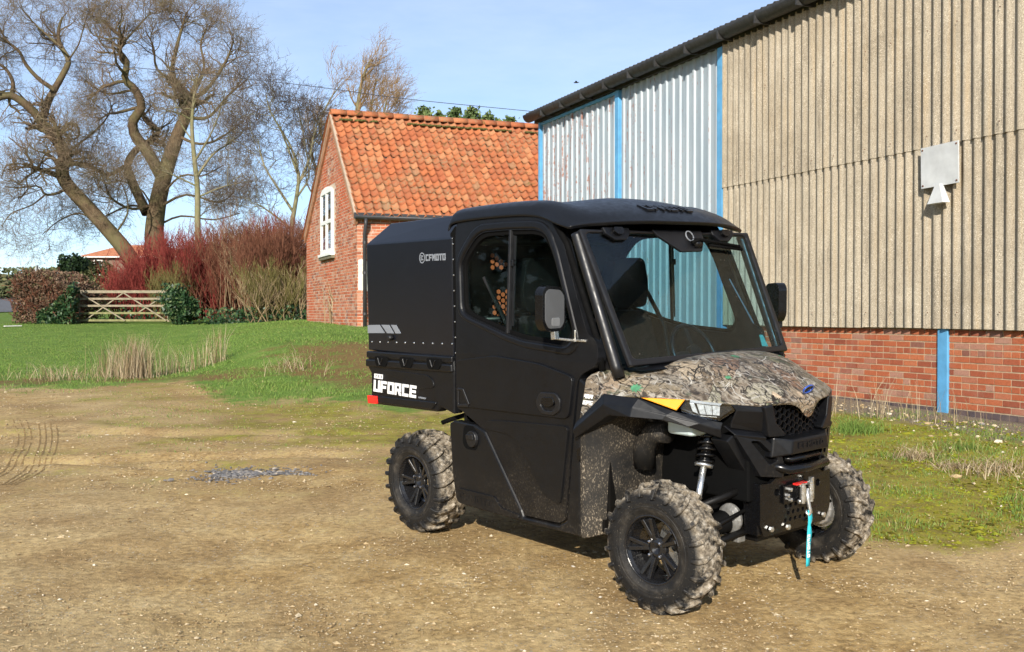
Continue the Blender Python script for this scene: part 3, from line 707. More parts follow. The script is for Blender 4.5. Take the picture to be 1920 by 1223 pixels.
holes = [rect(wy0 + fr, wm - .045, wz0 + fr, zm_ - .05), rect(wm + .045, wy1 - fr, wz0 + fr, zm_ - .05), rect(wy0 + fr, wm - .045, zm_ + .05, wz1 + .02), rect(wm + .045, wy1 - fr, zm_ + .05, wz1 + .02)]
plate('frame', arch, holes, lambda u, v, d: (-.075 + d, u, v), .07, WPAINT, win, bev=.004)
for h in holes:
    plate('pane', [(h[0][0] - .01, h[0][1] - .01), (h[1][0] + .01, h[0][1] - .01), (h[1][0] + .01, h[2][1] + .01), (h[0][0] - .01, h[2][1] + .01)], [], lambda u, v, d: (-.045 + d, u, v), .004, HOUSEGLASS, win, bev=0)
MB().box((-.13, wy0 - .06, wz0 - .075), (-.004, wy1 + .06, wz0 - .002)).build('sill', WPAINT, win, bev=.006)
MB().box((-.10, wy0 - .1, wz0 - .155), (-.004, wy1 + .1, wz0 - .078)).build('stone_sill', STONESILL, win, bev=.01)
# roof: pantiles on the slope that shows
def m_tile(name, use_attr):
    m, nt, b = new_mat(name); g = NG(nt); geo = g.n('ShaderNodeNewGeometry'); p = geo.outputs['Position']
    r = g.attr('rnd') if use_attr else g.objrnd()
    col = g.ramp(r, [(0.0, (0.33, 0.105, 0.048)), (0.2, (0.32, 0.10, 0.044)), (0.5, (0.37, 0.117, 0.047)), (0.8, (0.41, 0.138, 0.057)), (0.95, (0.43, 0.19, 0.09)), (1.0, (0.30, 0.15, 0.08))])
    col = g.mix(0.75, col, g.ramp(g.noise(p, 18, 5, 0.7), [(0.25, 0.6), (0.5, 1.0), (0.8, 1.25)]), 'MULTIPLY')
    lf = g.math('MULTIPLY', g.rng(g.noise(p, 1.1, 5, 0.6), 0.40, 0.62), g.rng(g.noise(p, 14, 4, 0.65), 0.44, 0.60))
    col = g.mix(g.math('MULTIPLY', lf, 0.85), col, (0.23, 0.175, 0.10))
    mf = g.math('MULTIPLY', g.rng(g.noise(p, 5, 5, 0.7), 0.58, 0.66), g.rng(g.noise(p, 1.0, 3), 0.45, 0.6))
    col = g.mix(g.math('MULTIPLY', mf, 0.8), col, (0.085, 0.085, 0.02))
    g.l(col, b.inputs['Base Color']); b.inputs['Roughness'].default_value = 0.85; b.inputs['Specular IOR Level'].default_value = 0.25
    g.l(g.bump(g.noise(p, 60, 4, 0.7), 0.4, 0.006), b.inputs['Normal']); return m
TILE_O = m_tile('pantile', False); TILE_A = m_tile('pantile_far', True)
SL = math.hypot(HY, HA - HE); PA = math.atan2(HA - HE, HY)
NROW = 17; OV = .16; GAUGE = (SL + OV - .06) / NROW; TW = .206
roof = empty('roof', (0, -OV * math.cos(PA), HE - OV * math.sin(PA) + .05), (PA, 0, 0), parent=house)   # its own frame: y up the slope
def tile_pts(w, L, n=10):
    """S-shaped pantile: a roll on one side, a shallow pan on the other; lower edge lifted over the tile below"""
    prof = [(t * w, .036 * math.cos(2 * math.pi * t) + .010 * math.cos(4 * math.pi * t)) for t in np.linspace(-.06, 1.02, n)]
    return prof
tp = tile_pts(TW, GAUGE)
def tile_geo():
    L = GAUGE + .07; v = []; n = len(tp)
    for y, dz, sag in ((0, .045, 0.0), (L, .0, 0.0)):
        for x, h in tp:
            yy = y - (.006 * math.cos((x / TW - .5) * math.pi * 2) if y == 0 else 0)
            v.append((x, yy, h + dz))
    for y, dz in ((0, .030), (L, -.015)):
        for x, h in tp:
            yy = y - (.006 * math.cos((x / TW - .5) * math.pi * 2) if y == 0 else 0)
            v.append((x, yy, h + dz))
    f = []
    for i in range(n - 1):
        f.append((i, i+1, n+i+1, n+i)); f.append((i+1, i, 2*n+i, 2*n+i+1))
    return v, f
tv, tf = tile_geo()
tm = MB().add(tv, tf).mesh('tile', smooth=True, fix=False); tm.materials.append(TILE_O)
ft = MB(); ftr = []
ncol = int(6.4 / TW); nind = 0
for cidx in range(ncol):
    for rr_ in range(NROW):
        x = -.04 + cidx * TW + random.uniform(-.006, .006) + .01 * math.sin(rr_ * .6); y = rr_ * GAUGE + random.uniform(-.012, .012); z = random.uniform(-.004, .006) + .015 * math.sin(cidx * .5 + rr_ * .3)
        if cidx < 17:
            o = put(tm, 'tile', roof, (x, y, z)); o.rotation_euler = (random.uniform(-.012, .012), random.uniform(-.03, .03), random.uniform(-.02, .02)); nind += 1
        else:
            ft.add([(a + x, b_ + y, c + z) for a, b_, c in tv], tf); ftr += [random.random()] * len(tv)
fto = ft.build('tiles', TILE_A, roof, smooth=True, fix=False); tag(fto, kind='stuff')
a = fto.data.attributes.new('rnd', 'FLOAT', 'POINT'); a.data.foreach_set('value', np.array(ftr, np.float32))
MB().box((-.03, 0, -.06), (HL, SL + OV, -.03)).build('roof_deck', DARKROOM, roof)
MB().add([(-.12, HY, HA + .03), (HL, HY, HA + .03), (HL, HW + .2, HE - .15), (-.12, HW + .2, HE - .15)], [(0, 1, 2, 3)]).build('rear_slope', TILE_A, house)
mb = MB()
for i in range(22):
    x = -.06 + i * .41; ring = [(.15 * math.cos(t), .13 * math.sin(t)) for t in np.linspace(-.2, math.pi + .2, 8)]
    rows = [[(xx, HY + y, HA + .04 + z + (.006 if xx > x + .2 else 0)) for y, z in ring] for xx in (x, x + .405)]
    m1 = MB().grid(rows); me = m1.mesh('ridge_tile', smooth=True); me.materials.append(TILE_O); o = link_mesh('ridge_tile', me, house); md = o.modifiers.new('solid', 'SOLIDIFY'); md.thickness = .015
MOSS_M = simple('roof_moss', (0.085, 0.085, 0.02), 0.95, var=0.4, scale=30)
mv = RNG.uniform(0, 1, 260) * 6.3; 
v, f = ico(); mm = MB()
for t in mv:
    if mnoise.noise((t * 1.1, 3.3, 0)) < -.1: continue
    sc = random.uniform(.02, .05); mm.add([(p[0]*sc*1.6 + t, p[1]*sc + HY - .2 - random.random()*.12, p[2]*sc*.7 + HA - .13) for p in v], f)
mmo = mm.build('ridge_moss', MOSS_M, house, fix=False, smooth=True); tag(mmo, kind='stuff')
VERGE = simple('verge_mortar', (0.42, 0.33, 0.25), 0.95, var=0.2, bump=0.4, bscale=40)
for sgn in (-1, 1):
    mb = MB(); y_e = -.08 if sgn < 0 else HW + .08; mb.bar((-.03, y_e, HE - .07), (-.03, HY, HA + .0), .08, .06); mb.build('verge', VERGE, house)
    mb = MB(); mb.bar((-.03, y_e, HE - .19), (-.03, HY, HA - .14), .06, .17); mb.build('tumbling', simple('verge_brick', (0.36, 0.17, 0.09), .9, var=.35, scale=10), house)
PIPE = simple('black_downpipe', (0.035, 0.036, 0.04), 0.5, var=0.2)
mb = MB(); ring = [(.06 * math.cos(t), .06 * math.sin(t)) for t in np.linspace(math.pi, 2 * math.pi, 8)]
rows = [[(x, -.20 + y, HE - .06 + z) for y, z in ring] for x in (-.1, 3, 6.2)]
o = mb.grid(rows).build('gutter', PIPE, house, smooth=True); md = o.modifiers.new('solid', 'SOLIDIFY'); md.thickness = .006
MB().box((-.1, -.14, HE - .12), (6.2, -.10, HE + .02)).build('fascia', PIPE, house)
MB().tube([(.16, -.20, HE - .12), (.16, -.20, HE - .25), (.16, -.07, HE - .45), (.16, -.065, -.5)], .042, 10).build('downpipe', PIPE, house, smooth=True)
mb = MB()
for z in (.35, 1.3, 2.0): mb.lathe([(-.03, .05), (.03, .05)], 12, Matrix.Translation((.16, -.065, z)) @ Matrix.Rotation(R(90), 4, 'X'))
mb.build('pipe_collar', PIPE, house)
LIME = simple('limewash', (0.68, 0.64, 0.56), 0.9, var=0.2, scale=10)
plate('limewash_patch', [(0.02, .9), (.42, .86), (.5, 1.2), (.36, 1.5), (.1, 1.62), (.02, 1.6)], [], lambda u, v, d: (u, -.016 + d, v), .004, LIME, house, bev=0)
# ------------------------------------------------------------------ the utility vehicle
veh = empty('utility_vehicle', VEH_POS, VEH_ROT.to_euler())
tag(veh, 'black four-wheel utility vehicle with enclosed cab, cargo box and camouflage bonnet', 'utility vehicle')
SIDES = ((-1, 'right'), (1, 'left'))
def hw(z): return .70 - .055 * max(0.0, z - 1.12)
def side(sg, off=0.0):
    return lambda u, v, d: (u, sg * (hw(v) + off - d), v)
def flat_side(sg, y):
    return lambda u, v, d: (u, sg * (y - d), v)
GLY = {   # squared block capitals in a unit cell: lists of convex polygons
 'C': [[(0,0),(.95,0),(.95,.24),(0,.24)], [(0,.24),(.26,.24),(.26,.76),(0,.76)], [(0,.76),(.95,.76),(.95,1),(0,1)]],
 'F': [[(0,0),(.26,0),(.26,1),(0,1)], [(.26,.76),(.95,.76),(.95,1),(.26,1)], [(.26,.36),(.85,.36),(.85,.6),(.26,.6)]],
 'M': [[(0,0),(.22,0),(.22,1),(0,1)], [(.78,0),(1,0),(1,1),(.78,1)], [(.22,1),(.22,.62),(.5,.25),(.5,.6)], [(.78,1),(.5,.6),(.5,.25),(.78,.62)]],
 'O': [[(0,0),(1,0),(1,.24),(0,.24)], [(0,.76),(1,.76),(1,1),(0,1)], [(0,.24),(.26,.24),(.26,.76),(0,.76)], [(.74,.24),(1,.24),(1,.76),(.74,.76)]],
 'T': [[(0,.76),(1,.76),(1,1),(0,1)], [(.37,0),(.63,0),(.63,.76),(.37,.76)]],
 'U': [[(0,0),(1,0),(1,.24),(0,.24)], [(0,.24),(.27,.24),(.27,1),(0,1)], [(.73,.24),(1,.24),(1,1),(.73,1)]],
 'R': [[(0,0),(.26,0),(.26,1),(0,1)], [(.26,.76),(.95,.76),(.95,1),(.26,1)], [(.69,.54),(.95,.54),(.95,.76),(.69,.76)], [(.26,.32),(.95,.32),(.95,.54),(.26,.54)], [(.5,.32),(.8,.32),(1,0),(.7,0)]],
 'E': [[(0,0),(.26,0),(.26,1),(0,1)], [(.26,.76),(.95,.76),(.95,1),(.26,1)], [(.26,.39),(.88,.39),(.88,.61),(.26,.61)], [(.26,0),(.95,0),(.95,.24),(.26,.24)]],
 '6': [[(0,0),(1,0),(1,.22),(0,.22)], [(0,.22),(.25,.22),(.25,1),(0,1)], [(.25,.78),(1,.78),(1,1),(.25,1)], [(.25,.40),(1,.40),(1,.60),(.25,.60)], [(.75,.22),(1,.22),(1,.40),(.75,.40)]],
 '0': [[(0,0),(1,0),(1,.22),(0,.22)], [(0,.78),(1,.78),(1,1),(0,1)], [(0,.22),(.26,.22),(.26,.78),(0,.78)], [(.74,.22),(1,.22),(1,.78),(.74,.78)]],
 '4': [[(.62,0),(.88,0),(.88,1),(.62,1)], [(0,.3),(.62,.3),(.62,.5),(0,.5)], [(0,.5),(.26,.5),(.3,1),(.04,1)]],
 'X': [[(0,0),(.28,0),(1,1),(.72,1)], [(.72,0),(1,0),(.64,.5),(.5,.3)], [(0,1),(.28,1),(.5,.7),(.36,.5)]],
 'P': [[(0,0),(.26,0),(.26,1),(0,1)], [(.26,.76),(.95,.76),(.95,1),(.26,1)], [(.69,.54),(.95,.54),(.95,.76),(.69,.76)], [(.26,.32),(.95,.32),(.95,.54),(.26,.54)]],
 'S': [[(0,0),(1,0),(1,.2),(0,.2)], [(.74,.2),(1,.2),(1,.6),(.74,.6)], [(0,.4),(.74,.4),(.74,.6),(0,.6)], [(0,.6),(.26,.6),(.26,.8),(0,.8)], [(0,.8),(1,.8),(1,1),(0,1)]],
}
def lettering(name, text, mapf, x0, x1, h, mat, parent, depth=.004, gap=.16, slant=0.0, z0=0.0):
    """raised block lettering from x0 to x1, foot at z0; mapf(u, v, depth) places it"""
    n = len(text); cw = (x1 - x0) / (n + gap * (n - 1)); mb = MB()
    for i, ch in enumerate(text):
        a = x0 + i * cw * (1 + gap)
        for poly in GLY.get(ch, []):
            mb.prism([(a + u * cw + slant * v * h, z0 + v * h) for u, v in poly], mapf, depth)
    return mb.build(name, mat, parent)

# ---- cargo box on the bed
bx = MB(); X0, X1, YB, Z0, Z1 = -.715, .325, .66, 1.078, 1.775; XT, YT, ZT = -.585, .545, 1.905
bv = [(X0,-YB,Z0),(X1,-YB,Z0),(X1,YB,Z0),(X0,YB,Z0),(X0,-YB,Z1),(X1,-YB,Z1),(X1,YB,Z1),(X0,YB,Z1),(XT,-YT,ZT),(X1,-YT,ZT+.01),(X1,YT,ZT+.01),(XT,YT,ZT)]
bx.add(bv, [(0,1,2,3),(0,1,5,4),(1,2,6,10,9,5),(2,3,7,6),(3,0,4,7),(4,5,9,8),(6,7,11,10),(7,4,8,11),(8,9,10,11)])
box = bx.build('cargo_box', BOXMET, veh, bev=.007, seg=2)
for sg, _ in SIDES:
    mpf = lambda u, v, d, sg=sg: (u if sg < 0 else -.39 - u, sg * (YB + .004 - d), v)
    lettering('logo_lettering', 'CFMOTO', mpf, .036, .256, .040, GREYINK, box, .003, .2, 0, 1.648)
    ring = MB(); ring.lathe([(0, .026), (.003, .026), (.003, .033), (0, .033)], 28, Matrix.Translation((-.010 if sg < 0 else -.38, sg * (YB + .001), 1.668)), closed=True)
    for a, b_ in (((-.012, .012), (.012, .010)), ((-.012, .0), (.002, -.001)), ((-.010, -.012), (.013, -.011))):
        ring.prism([(-.012 + a[0], 1.668 + a[1] - .003), (-.008 + b_[0], 1.668 + b_[1] - .003), (-.008 + b_[0], 1.668 + b_[1] + .004), (-.012 + a[0], 1.668 + a[1] + .004)], mpf, .003)
    ring.build('logo_roundel', GREYINK, box)
    for pl in ([(X0 + .004, 1.190), (-.482, 1.198), (-.55, 1.249), (X0 + .004, 1.243)], [(-.452, 1.198), (-.364, 1.200), (-.424, 1.252), (-.526, 1.250)], [(-.341, 1.200), (-.276, 1.203), (-.334, 1.254), (-.40, 1.253)]):
        MB().prism(pl, mpf, .003).build('stripe', GREYINK, box)
    MB().lathe([(-.004, .001), (-.004, .016), (.028, .015), (.034, .011), (.034, .001)], 14, Matrix.Translation((-.385, sg * YB, 1.172)) @ (Matrix.Rotation(math.pi, 4, 'X') if sg < 0 else Matrix())).build('lock', SATIN, box, smooth=True)
    rv = MB()
    for i in range(10): rv.lathe([(0, .006), (.004, .005), (.006, .001)], 8, Matrix.Translation((-.66 + i * .108, sg * YB, 1.134 + i * .003)) @ (Matrix.Rotation(math.pi, 4, 'X') if sg < 0 else Matrix()))
    rvo = rv.build('rivets', STEEL, box); tag(rvo, kind='stuff')

# ---- cargo bed
bedside = [(-.685, 1.074), (-.69, .965), (-.648, .93), (-.652, .785), (-.68, .783), (-.667, .728), (.165, .752), (.207, .785), (.345, .755), (.352, 1.012), (.345, 1.074)]
bed = MB().box((-.64, -.60, .80), (.30, .60, 1.07)).build('cargo_bed', PLASTIC, veh, bev=.01)
for sg, _ in SIDES:
    f = flat_side(sg, .68)
    plate('bed_side', bedside, [], f, .07, PLASTIC, bed, bev=.01)
    plate('top_rail', [(-.69, 1.074), (-.69, 1.03), (.345, 1.052), (.345, 1.09)], [], flat_side(sg, .692), .05, PLASTIC, bed, bev=.008)
    plate('mid_rail', [(-.695, 1.022), (-.695, .972), (.35, .998), (.345, 1.046)], [], flat_side(sg, .697), .05, PLASTIC, bed, bev=.01)
    plate('side_emboss', rounded([(-.50, .948), (-.42, .968), (.07, .965), (.13, .94), (.145, .895), (.0, .875), (-.15, .905)], .03), [], flat_side(sg, .686), .02, PLASTIC, bed, bev=.006)
    plate('lower_ledge', [(-.675, .786), (-.670, .74), (.12, .762), (.165, .800), (.16, .812)], [], flat_side(sg, .692), .04, PLASTIC, bed, bev=.008)
    plate('reflector', rounded([(-.672, .785), (-.545, .789), (-.54, .739), (-.662, .733)], .008), [], flat_side(sg, .700), .012, REDLENS, bed, bev=.003)
    for x, z in ((-.473, 1.018), (-.157, 1.029), (.166, 1.040)):
        la = plate('latch', rounded([(x - .075, z + .030), (x + .07, z + .031), (x + .075, z - .008), (x + .055, z - .032), (x - .055, z - .033), (x - .078, z - .006)], .006, 2), [], flat_side(sg, .704), .03, GAPBLACK, bed, bev=.003)
        MB().bar((x - .028, sg * .710, z + .022), (x - .004, sg * .710, z - .022), .009, .008).bar((x + .03, sg * .709, z + .022), (x + .004, sg * .709, z - .015), .008, .006).build('latch_lever', SATIN, la, bev=.002)
    fm = (lambda u, v, d: (u, -(.6885 - d), v)) if sg < 0 else (lambda u, v, d: (-.64 - u, .6885 - d, v))
    lettering('name_lettering', 'UFORCE', fm, -.605, -.065, .076, WHITEINK, bed, .004, .15, .12, .815)
    lettering('number_lettering', '600', fm, -.592, -.482, .030, WHITEINK, bed, .004, .2, .12, .902)
    lettering('small_print', 'CFMOTOEF', fm, -.035, .05, .010, GREYINK, bed, .003, .2, .1, .818)
plate('tailgate', [(-.63, .74), (.63, .74), (.66, 1.07), (-.66, 1.07)], [], lambda u, v, d: (-.69 + d, u, v), .06, PLASTIC, bed, bev=.01)
MB().tube([(.30, -.55, .74), (.18, -.60, .70), (.13, -.62, .68)], .014, 8).build('release_lever', GAPBLACK, bed, smooth=True)

# ---- cab: doors, pillars, roof, rear wall
door_out = [(.413, .80), (.405, 1.25), (.37, 1.72), (.365, 1.845), (.41, 1.872), (1.17, 1.868), (1.275, 1.825), (1.345, 1.733), (1.47, 1.45), (1.56, 1.262), (1.632, 1.235), (1.652, 1.131), (1.59, 1.092), (1.497, 1.052), (1.456, .815), (1.388, .327), (1.345, .303), (1.031, .291), (1.003, .306), (.685, .70), (.60, .735), (.463, .788)]
door_r = [.02, 0, 0, .07, .04, .12, .08, .06, 0, .05, .04, .04, .02, .05, .03, .03, .02, .02, .02, .05, .03, .03]
win_out = rounded([(.868, 1.793), (.60, 1.792), (.455, 1.655), (.438, 1.60), (.465, 1.365), (.52, 1.332), (.90, 1.243), (1.06, 1.217), (1.41, 1.197), (1.462, 1.254), (1.287, 1.640), (1.215, 1.755), (1.13, 1.785)], [0, .09, .05, .04, .04, .05, .03, .02, .05, .05, .02, .06, .06])
def scale_poly(p, k):
    cx = sum(q[0] for q in p) / len(p); cz = sum(q[1] for q in p) / len(p)
    return [(cx + (x - cx) * (1 + k / abs(max(.05, .5))), cz + (z - cz) * (1 + k / .28)) for x, z in p]
for sg, nm in SIDES:
    door = plate('door', rounded(door_out, door_r), [win_out], side(sg), .055, PLASTIC, veh, cuts=[('v', 1.12)], bev=.016, seg=3)
    # raised belt, window surround and lower swage
    plate('window_surround', scale_poly(win_out, .045), [scale_poly(win_out, .006)], side(sg, .012), .03, PLASTIC, door, cuts=[('v', 1.5)], bev=.010)
    plate('belt_panel', rounded([(.43, 1.075), (.43, .815), (1.435, .838), (1.475, 1.05), (1.20, 1.10), (.8, 1.12)], .04), [], side(sg, .016), .03, PLASTIC, door, bev=.015, seg=3)
    plate('swage_panel', rounded([(.70, .715), (.945, .705), (1.02, .665), (1.225, .43), (1.36, .395), (1.43, .80), (1.30, .795), (.9, .775), (.72, .76)], .035), [], side(sg, .012), .03, PLASTIC_LOW, door, bev=.012, seg=3)
    hd = plate('handle', rounded([(1.194, .92), (1.226, .957), (1.348, .961), (1.384, .93), (1.378, .872), (1.329, .846), (1.233, .847), (1.192, .885)], .012, 2), [rounded([(1.235, .92), (1.34, .925), (1.35, .895), (1.32, .868), (1.255, .866), (1.225, .89)], .01, 2)], side(sg, .026), .03, SATIN, door, bev=.004)
    plate('handle_grip', rounded([(1.245, .935), (1.335, .938), (1.34, .905), (1.31, .888), (1.262, .888), (1.238, .905)], .01, 2), [], side(sg, .030), .012, GLOSS, hd, bev=.003)
    plate('vent_trim', [(.445, .92), (.505, .92), (.565, .838), (.55, .818), (.443, .812)], [[(.458, .905), (.497, .906), (.545, .838), (.456, .828)]], side(sg, .022), .01, SATIN, door, bev=.003)
    gap = plate('window_seal', scale_poly(win_out, .004), [scale_poly(win_out, -.022)], side(sg, -.012), .025, GAPBLACK, door, bev=.003)
    # two panes with a narrow post between
    left = [p for p in scale_poly(win_out, -.01) if p[0] < .88]; right = [p for p in scale_poly(win_out, -.01) if p[0] > .88]
    def zbound(poly, x, top):
        best = None
        for a, b_ in zip(poly, poly[1:] + poly[:1]):
            if (a[0] - x) * (b_[0] - x) <= 0 and a[0] != b_[0]:
                z = a[1] + (b_[1] - a[1]) * (x - a[0]) / (b_[0] - a[0]); best = z if best is None else (max(best, z) if top else min(best, z))
        return best
    sp = scale_poly(win_out, -.01); zt, zb = zbound(sp, .90, True), zbound(sp, .90, False)
    # order: the outline runs from the top middle backwards round the rear, then the front
    rear = [(.90, zt)] + [p for p in sp if p[0] < .90] + [(.90, zb)]
    front = [(.895, zb)] + [p for p in sp if p[0] > .90 and p[1] < zb + .02] + [p for p in sp if p[0] > .90 and p[1] >= zb + .02] + [(.895, zt)]
    plate('rear_pane', rear, [], side(sg, -.030), .004, SIDEGLASS, door, bev=0)
    plate('sliding_pane', front, [], side(sg, -.020), .004, SIDEGLASS, door, bev=0)
    MB().prism([(.893, zb - .01), (.911, zb - .01), (.911, zt + .012), (.893, zt + .012)], side(sg, .004), .03).build('window_post', SATIN, door, bev=.003)
    MB().prism([(.924, zb + .03), (.932, zb + .03), (.932, zt - .02), (.924, zt - .02)], side(sg, -.012), .012).build('pane_edge', SATIN, door)
    MB().prism([(.92, 1.60), (.94, 1.60), (.94, 1.635), (.92, 1.635)], side(sg, .006), .02).build('pane_catch', GLOSS, door, bev=.003)
    # strip of bolts and gap between cab and box
    MB().prism([(.335, .99), (.372, .99), (.352, 1.84), (.30, 1.80)], flat_side(sg, .655), .04).build('cab_edge', GAPBLACK, veh)
    bt = MB()
    for i in range(9): bt.lathe([(0, .005), (.005, .004), (.006, .001)], 6, Matrix.Translation((.346 - .002 * i, sg * .656, 1.02 + i * .09)) @ (Matrix.Rotation(math.pi, 4, 'X') if sg < 0 else Matrix()))
    bto = bt.build('edge_bolts', STEEL, veh); tag(bto, kind='stuff')
    # sill and rear quarter panel below the door
    outline = [(.345, .705), (.392, .728), (.60, .725), (.70, .70), (1.03, .318), (1.05, .283), (1.35, .292), (1.415, .33), (1.478, .81), (1.525, .815), (1.524, .735), (1.515, .268), (1.149, .259), (.495, .252), (.405, .268), (.37, .40)]
    rock = plate('rocker_panel', outline, [], flat_side(sg, .712), .06, PLASTIC_LOW, veh, bev=.010)
    plate('fuel_recess', rounded([(.483, .609), (.502, .712), (.60, .718), (.645, .659), (.627, .582), (.52, .578)], .03), [], flat_side(sg, .7145), .01, GAPBLACK, rock, bev=0)
    MB().lathe([(0, .001), (0, .048), (-.02 * -sg, .046), (-.02 * -sg, .001)], 18, Matrix.Translation((.60, sg * .714, .645))).bar((.565, sg * .738, .655), (.63, sg * .738, .66), .012, .03).build('fuel_cap', SATIN, rock, bev=.003)
    plate('sill_step', rounded([(.43, .345), (.80, .352), (.86, .30), (1.02, .292), (1.02, .268), (.44, .262)], .02), [], flat_side(sg, .722), .02, PLASTIC_LOW, rock, bev=.006)
    fe = (lambda u, v, d: (u, -(.724 - d), v)) if sg < 0 else (lambda u, v, d: (1.24 - u, .724 - d, v))
    lettering('sill_lettering', 'CFMOTO', fe, .455, .79, .040, PLASTIC, rock, .006, .2, 0, .285)
    plate('front_quarter', [(1.462, .80), (1.50, 1.045), (1.55, 1.02), (1.545, .83), (1.53, .26), (1.40, .262), (1.42, .33)], [], flat_side(sg, .695), .05, PLASTIC_LOW, veh, bev=.008)
    # front pillar tube and its foot bracket
    MB().tube([(1.25, sg * .655, 1.845), (1.37, sg * .655, 1.70), (1.62, sg * .665, 1.20), (1.64, sg * .665, 1.09)], .016, 8).build('door_seal', GAPBLACK, veh, smooth=True)
    plate('pillar_foot', [(1.62, 1.25), (1.66, 1.20), (1.685, 1.09), (1.60, 1.085)], [], flat_side(sg, .625), .02, SATIN, veh, bev=.003)
    # wheel-well liner behind the front wheel
    lr = MB(); cols = []
    for z, zo in ((.262, 0), (.36, 0), (.55, .02), (.75, .05), (.83, .10), (.90, .18)):
        cols.append([(1.532 + zo * .1, sg * .722, z), (1.555 + zo * .2, sg * .715, z), (1.60 + zo, sg * .64, z + .02), (1.625 + zo, sg * .55, z + .03), (1.635 + zo, sg * .40, z + .03), (1.64 + zo, sg * .22, z + .03)])
    o = lr.grid(cols).build('wheel_liner', LINER, veh, smooth=True); md = o.modifiers.new('solid', 'SOLIDIFY'); md.thickness = .01; md.offset = 0; sb = o.modifiers.new('sub', 'SUBSURF'); sb.levels = sb.render_levels = 2
    MB().tube([(1.70, sg * .45, .62), (1.72, sg * .47, .72), (1.78, sg * .46, .79), (1.86, sg * .45, .80)], .055, 12).build('air_duct', LINER, veh, smooth=True)
    plate('side_reflector', rounded([(1.50, .70), (1.525, .715), (1.53, .655), (1.515, .635), (1.502, .65)], .005, 2), [], flat_side(sg, .716), .02, GLOSS, veh, bev=.002)
    MB().box((1.90, sg * .44 - .06, .80), (2.06, sg * .44 + .06, .88)).build('washer_bottle', PALEBLUE, veh, bev=.02, seg=3)

# roof
ys = (0, .18, .36, .46, .56, .62, .66, .685)
rx = [(.305, (1.86, 1.86, 1.86, 1.86, 1.86, 1.855, 1.84, 1.80), 0), (.312, (1.915, 1.915, 1.91, 1.91, 1.915, 1.905, 1.885, 1.84), 0), (.345, (1.948, 1.948, 1.94, 1.94, 1.948, 1.938, 1.912, 1.862), 0), (.60, (1.955, 1.955, 1.945, 1.945, 1.953, 1.943, 1.917, 1.868), 0), (.95, (1.967, 1.964, 1.945, 1.94, 1.950, 1.940, 1.914, 1.866), 0), (1.09, (1.975, 1.968, 1.938, 1.922, 1.940, 1.930, 1.905, 1.858), 0),
      (1.20, (1.958, 1.953, 1.932, 1.918, 1.928, 1.916, 1.885, 1.845), 0), (1.36, (1.892, 1.889, 1.876, 1.869, 1.868, 1.852, 1.828, 1.802), 0), (1.445, (1.833, 1.831, 1.822, 1.815, 1.808, 1.802, 1.796, 1.787), 0), (1.462, (1.822, 1.820, 1.812, 1.806, 1.800, 1.794, 1.788, 1.782), 0)]
rows = []
for x, zs, _ in rx:
    fwd = lambda y: (.05 * (1 - (y / .69)**2)) if x > 1.3 else 0
    wk = 1.055 if x > 1.3 else 1.0
    r_ = [(x + fwd(y), -y * wk, z) for y, z in zip(ys, zs)]
    rows.append(list(reversed(r_)) + [(x + fwd(y), y * wk, z) for y, z in list(zip(ys, zs))[1:]])
roofo = MB().grid(rows).build('roof', PLASTIC, veh, smooth=True)
ncol = len(rows[0]); mid_ = ncol // 2; cre = roofo.data.attributes.new('crease_edge', 'FLOAT', 'EDGE')
for e in roofo.data.edges:
    ra, ca = divmod(e.vertices[0], ncol); rb, cb = divmod(e.vertices[1], ncol); v_ = 0.0
    if ca == cb and abs(ca - mid_) in (4, 6) and max(ra, rb) < 7: v_ = .6
    if ra == rb and ra in (2, 5, 9): v_ = .65
    cre.data[e.index].value = v_
md = roofo.modifiers.new('solid', 'SOLIDIFY'); md.thickness = .022; md.offset = -1
sb = roofo.modifiers.new('sub', 'SUBSURF'); sb.levels = sb.render_levels = 2
def visor(u, v, d):   # on the slope of the visor
    t = v; return (1.26 + t * .14 - d * .8 + .05 * (1 - (u / .66)**2), u, 1.905 - t * .085 - d * .5)
def roof_text(u, v, d):
    # v: 0 at the foot, 1 at the head of the letters
    return (1.42 - .085 * v - .09 * u * u, u, 1.890 + .029 * v - d * .9 - .14 * u * u)
lettering('visor_lettering', 'CFMOTO', roof_text, -.15, .19, 1.0, PLASTIC, roofo, .01, .2, 0, 0)
# cab rear wall and floor
plate('cab_back', [(-.62, .55), (.62, .55), (.64, 1.2), (.62, 1.86), (-.62, 1.86), (-.64, 1.2)], [], lambda u, v, d: (.375 + d, u, v), .03, FRAME, veh, bev=0)
hx = MB()
for cu, cv, lu, lv in ((-.37, 1.635, .075, .05), (-.36, 1.37, .085, .09)):
    for i in range(-5, 6):
        for j in range(-6, 7):
            u = cu + i * .031; v = cv + (j + (.5 if i % 2 else 0)) * .035
            if abs(u - cu) > lu or abs(v - cv) > lv or (cv > 1.5 and abs(u - cu) < .03 and v > cv) or random.random() < .12: continue
            hx.prism([(u + .0135 * math.cos(a), v + .0145 * math.sin(a)) for a in [math.pi / 6 + k6 * math.pi / 3 for k6 in range(6)]], lambda a, b_, d: (.412 - d, a, b_), .005)
tag(hx.build('hexagon_pattern', ORANGE, veh), kind='stuff')
MB().box((.66, -.50, 1.215), (.675, -.36, 1.315)).build('belt_guide', simple('pale_guide', (.30, .32, .34), .5), veh, bev=.01)
MB().box((.677, -.43, 1.12), (.685, -.385, 1.31)).build('belt_webbing', simple('red_belt', (.42, .06, .025), .7), veh, bev=.003)
MB().box((.40, -.64, .30), (1.62, .64, .36)).build('cab_floor', FRAME, veh)
MB().box((.45, -.60, .36), (.95, .60, .70)).build('seat_base', FRAME, veh, bev=.02)
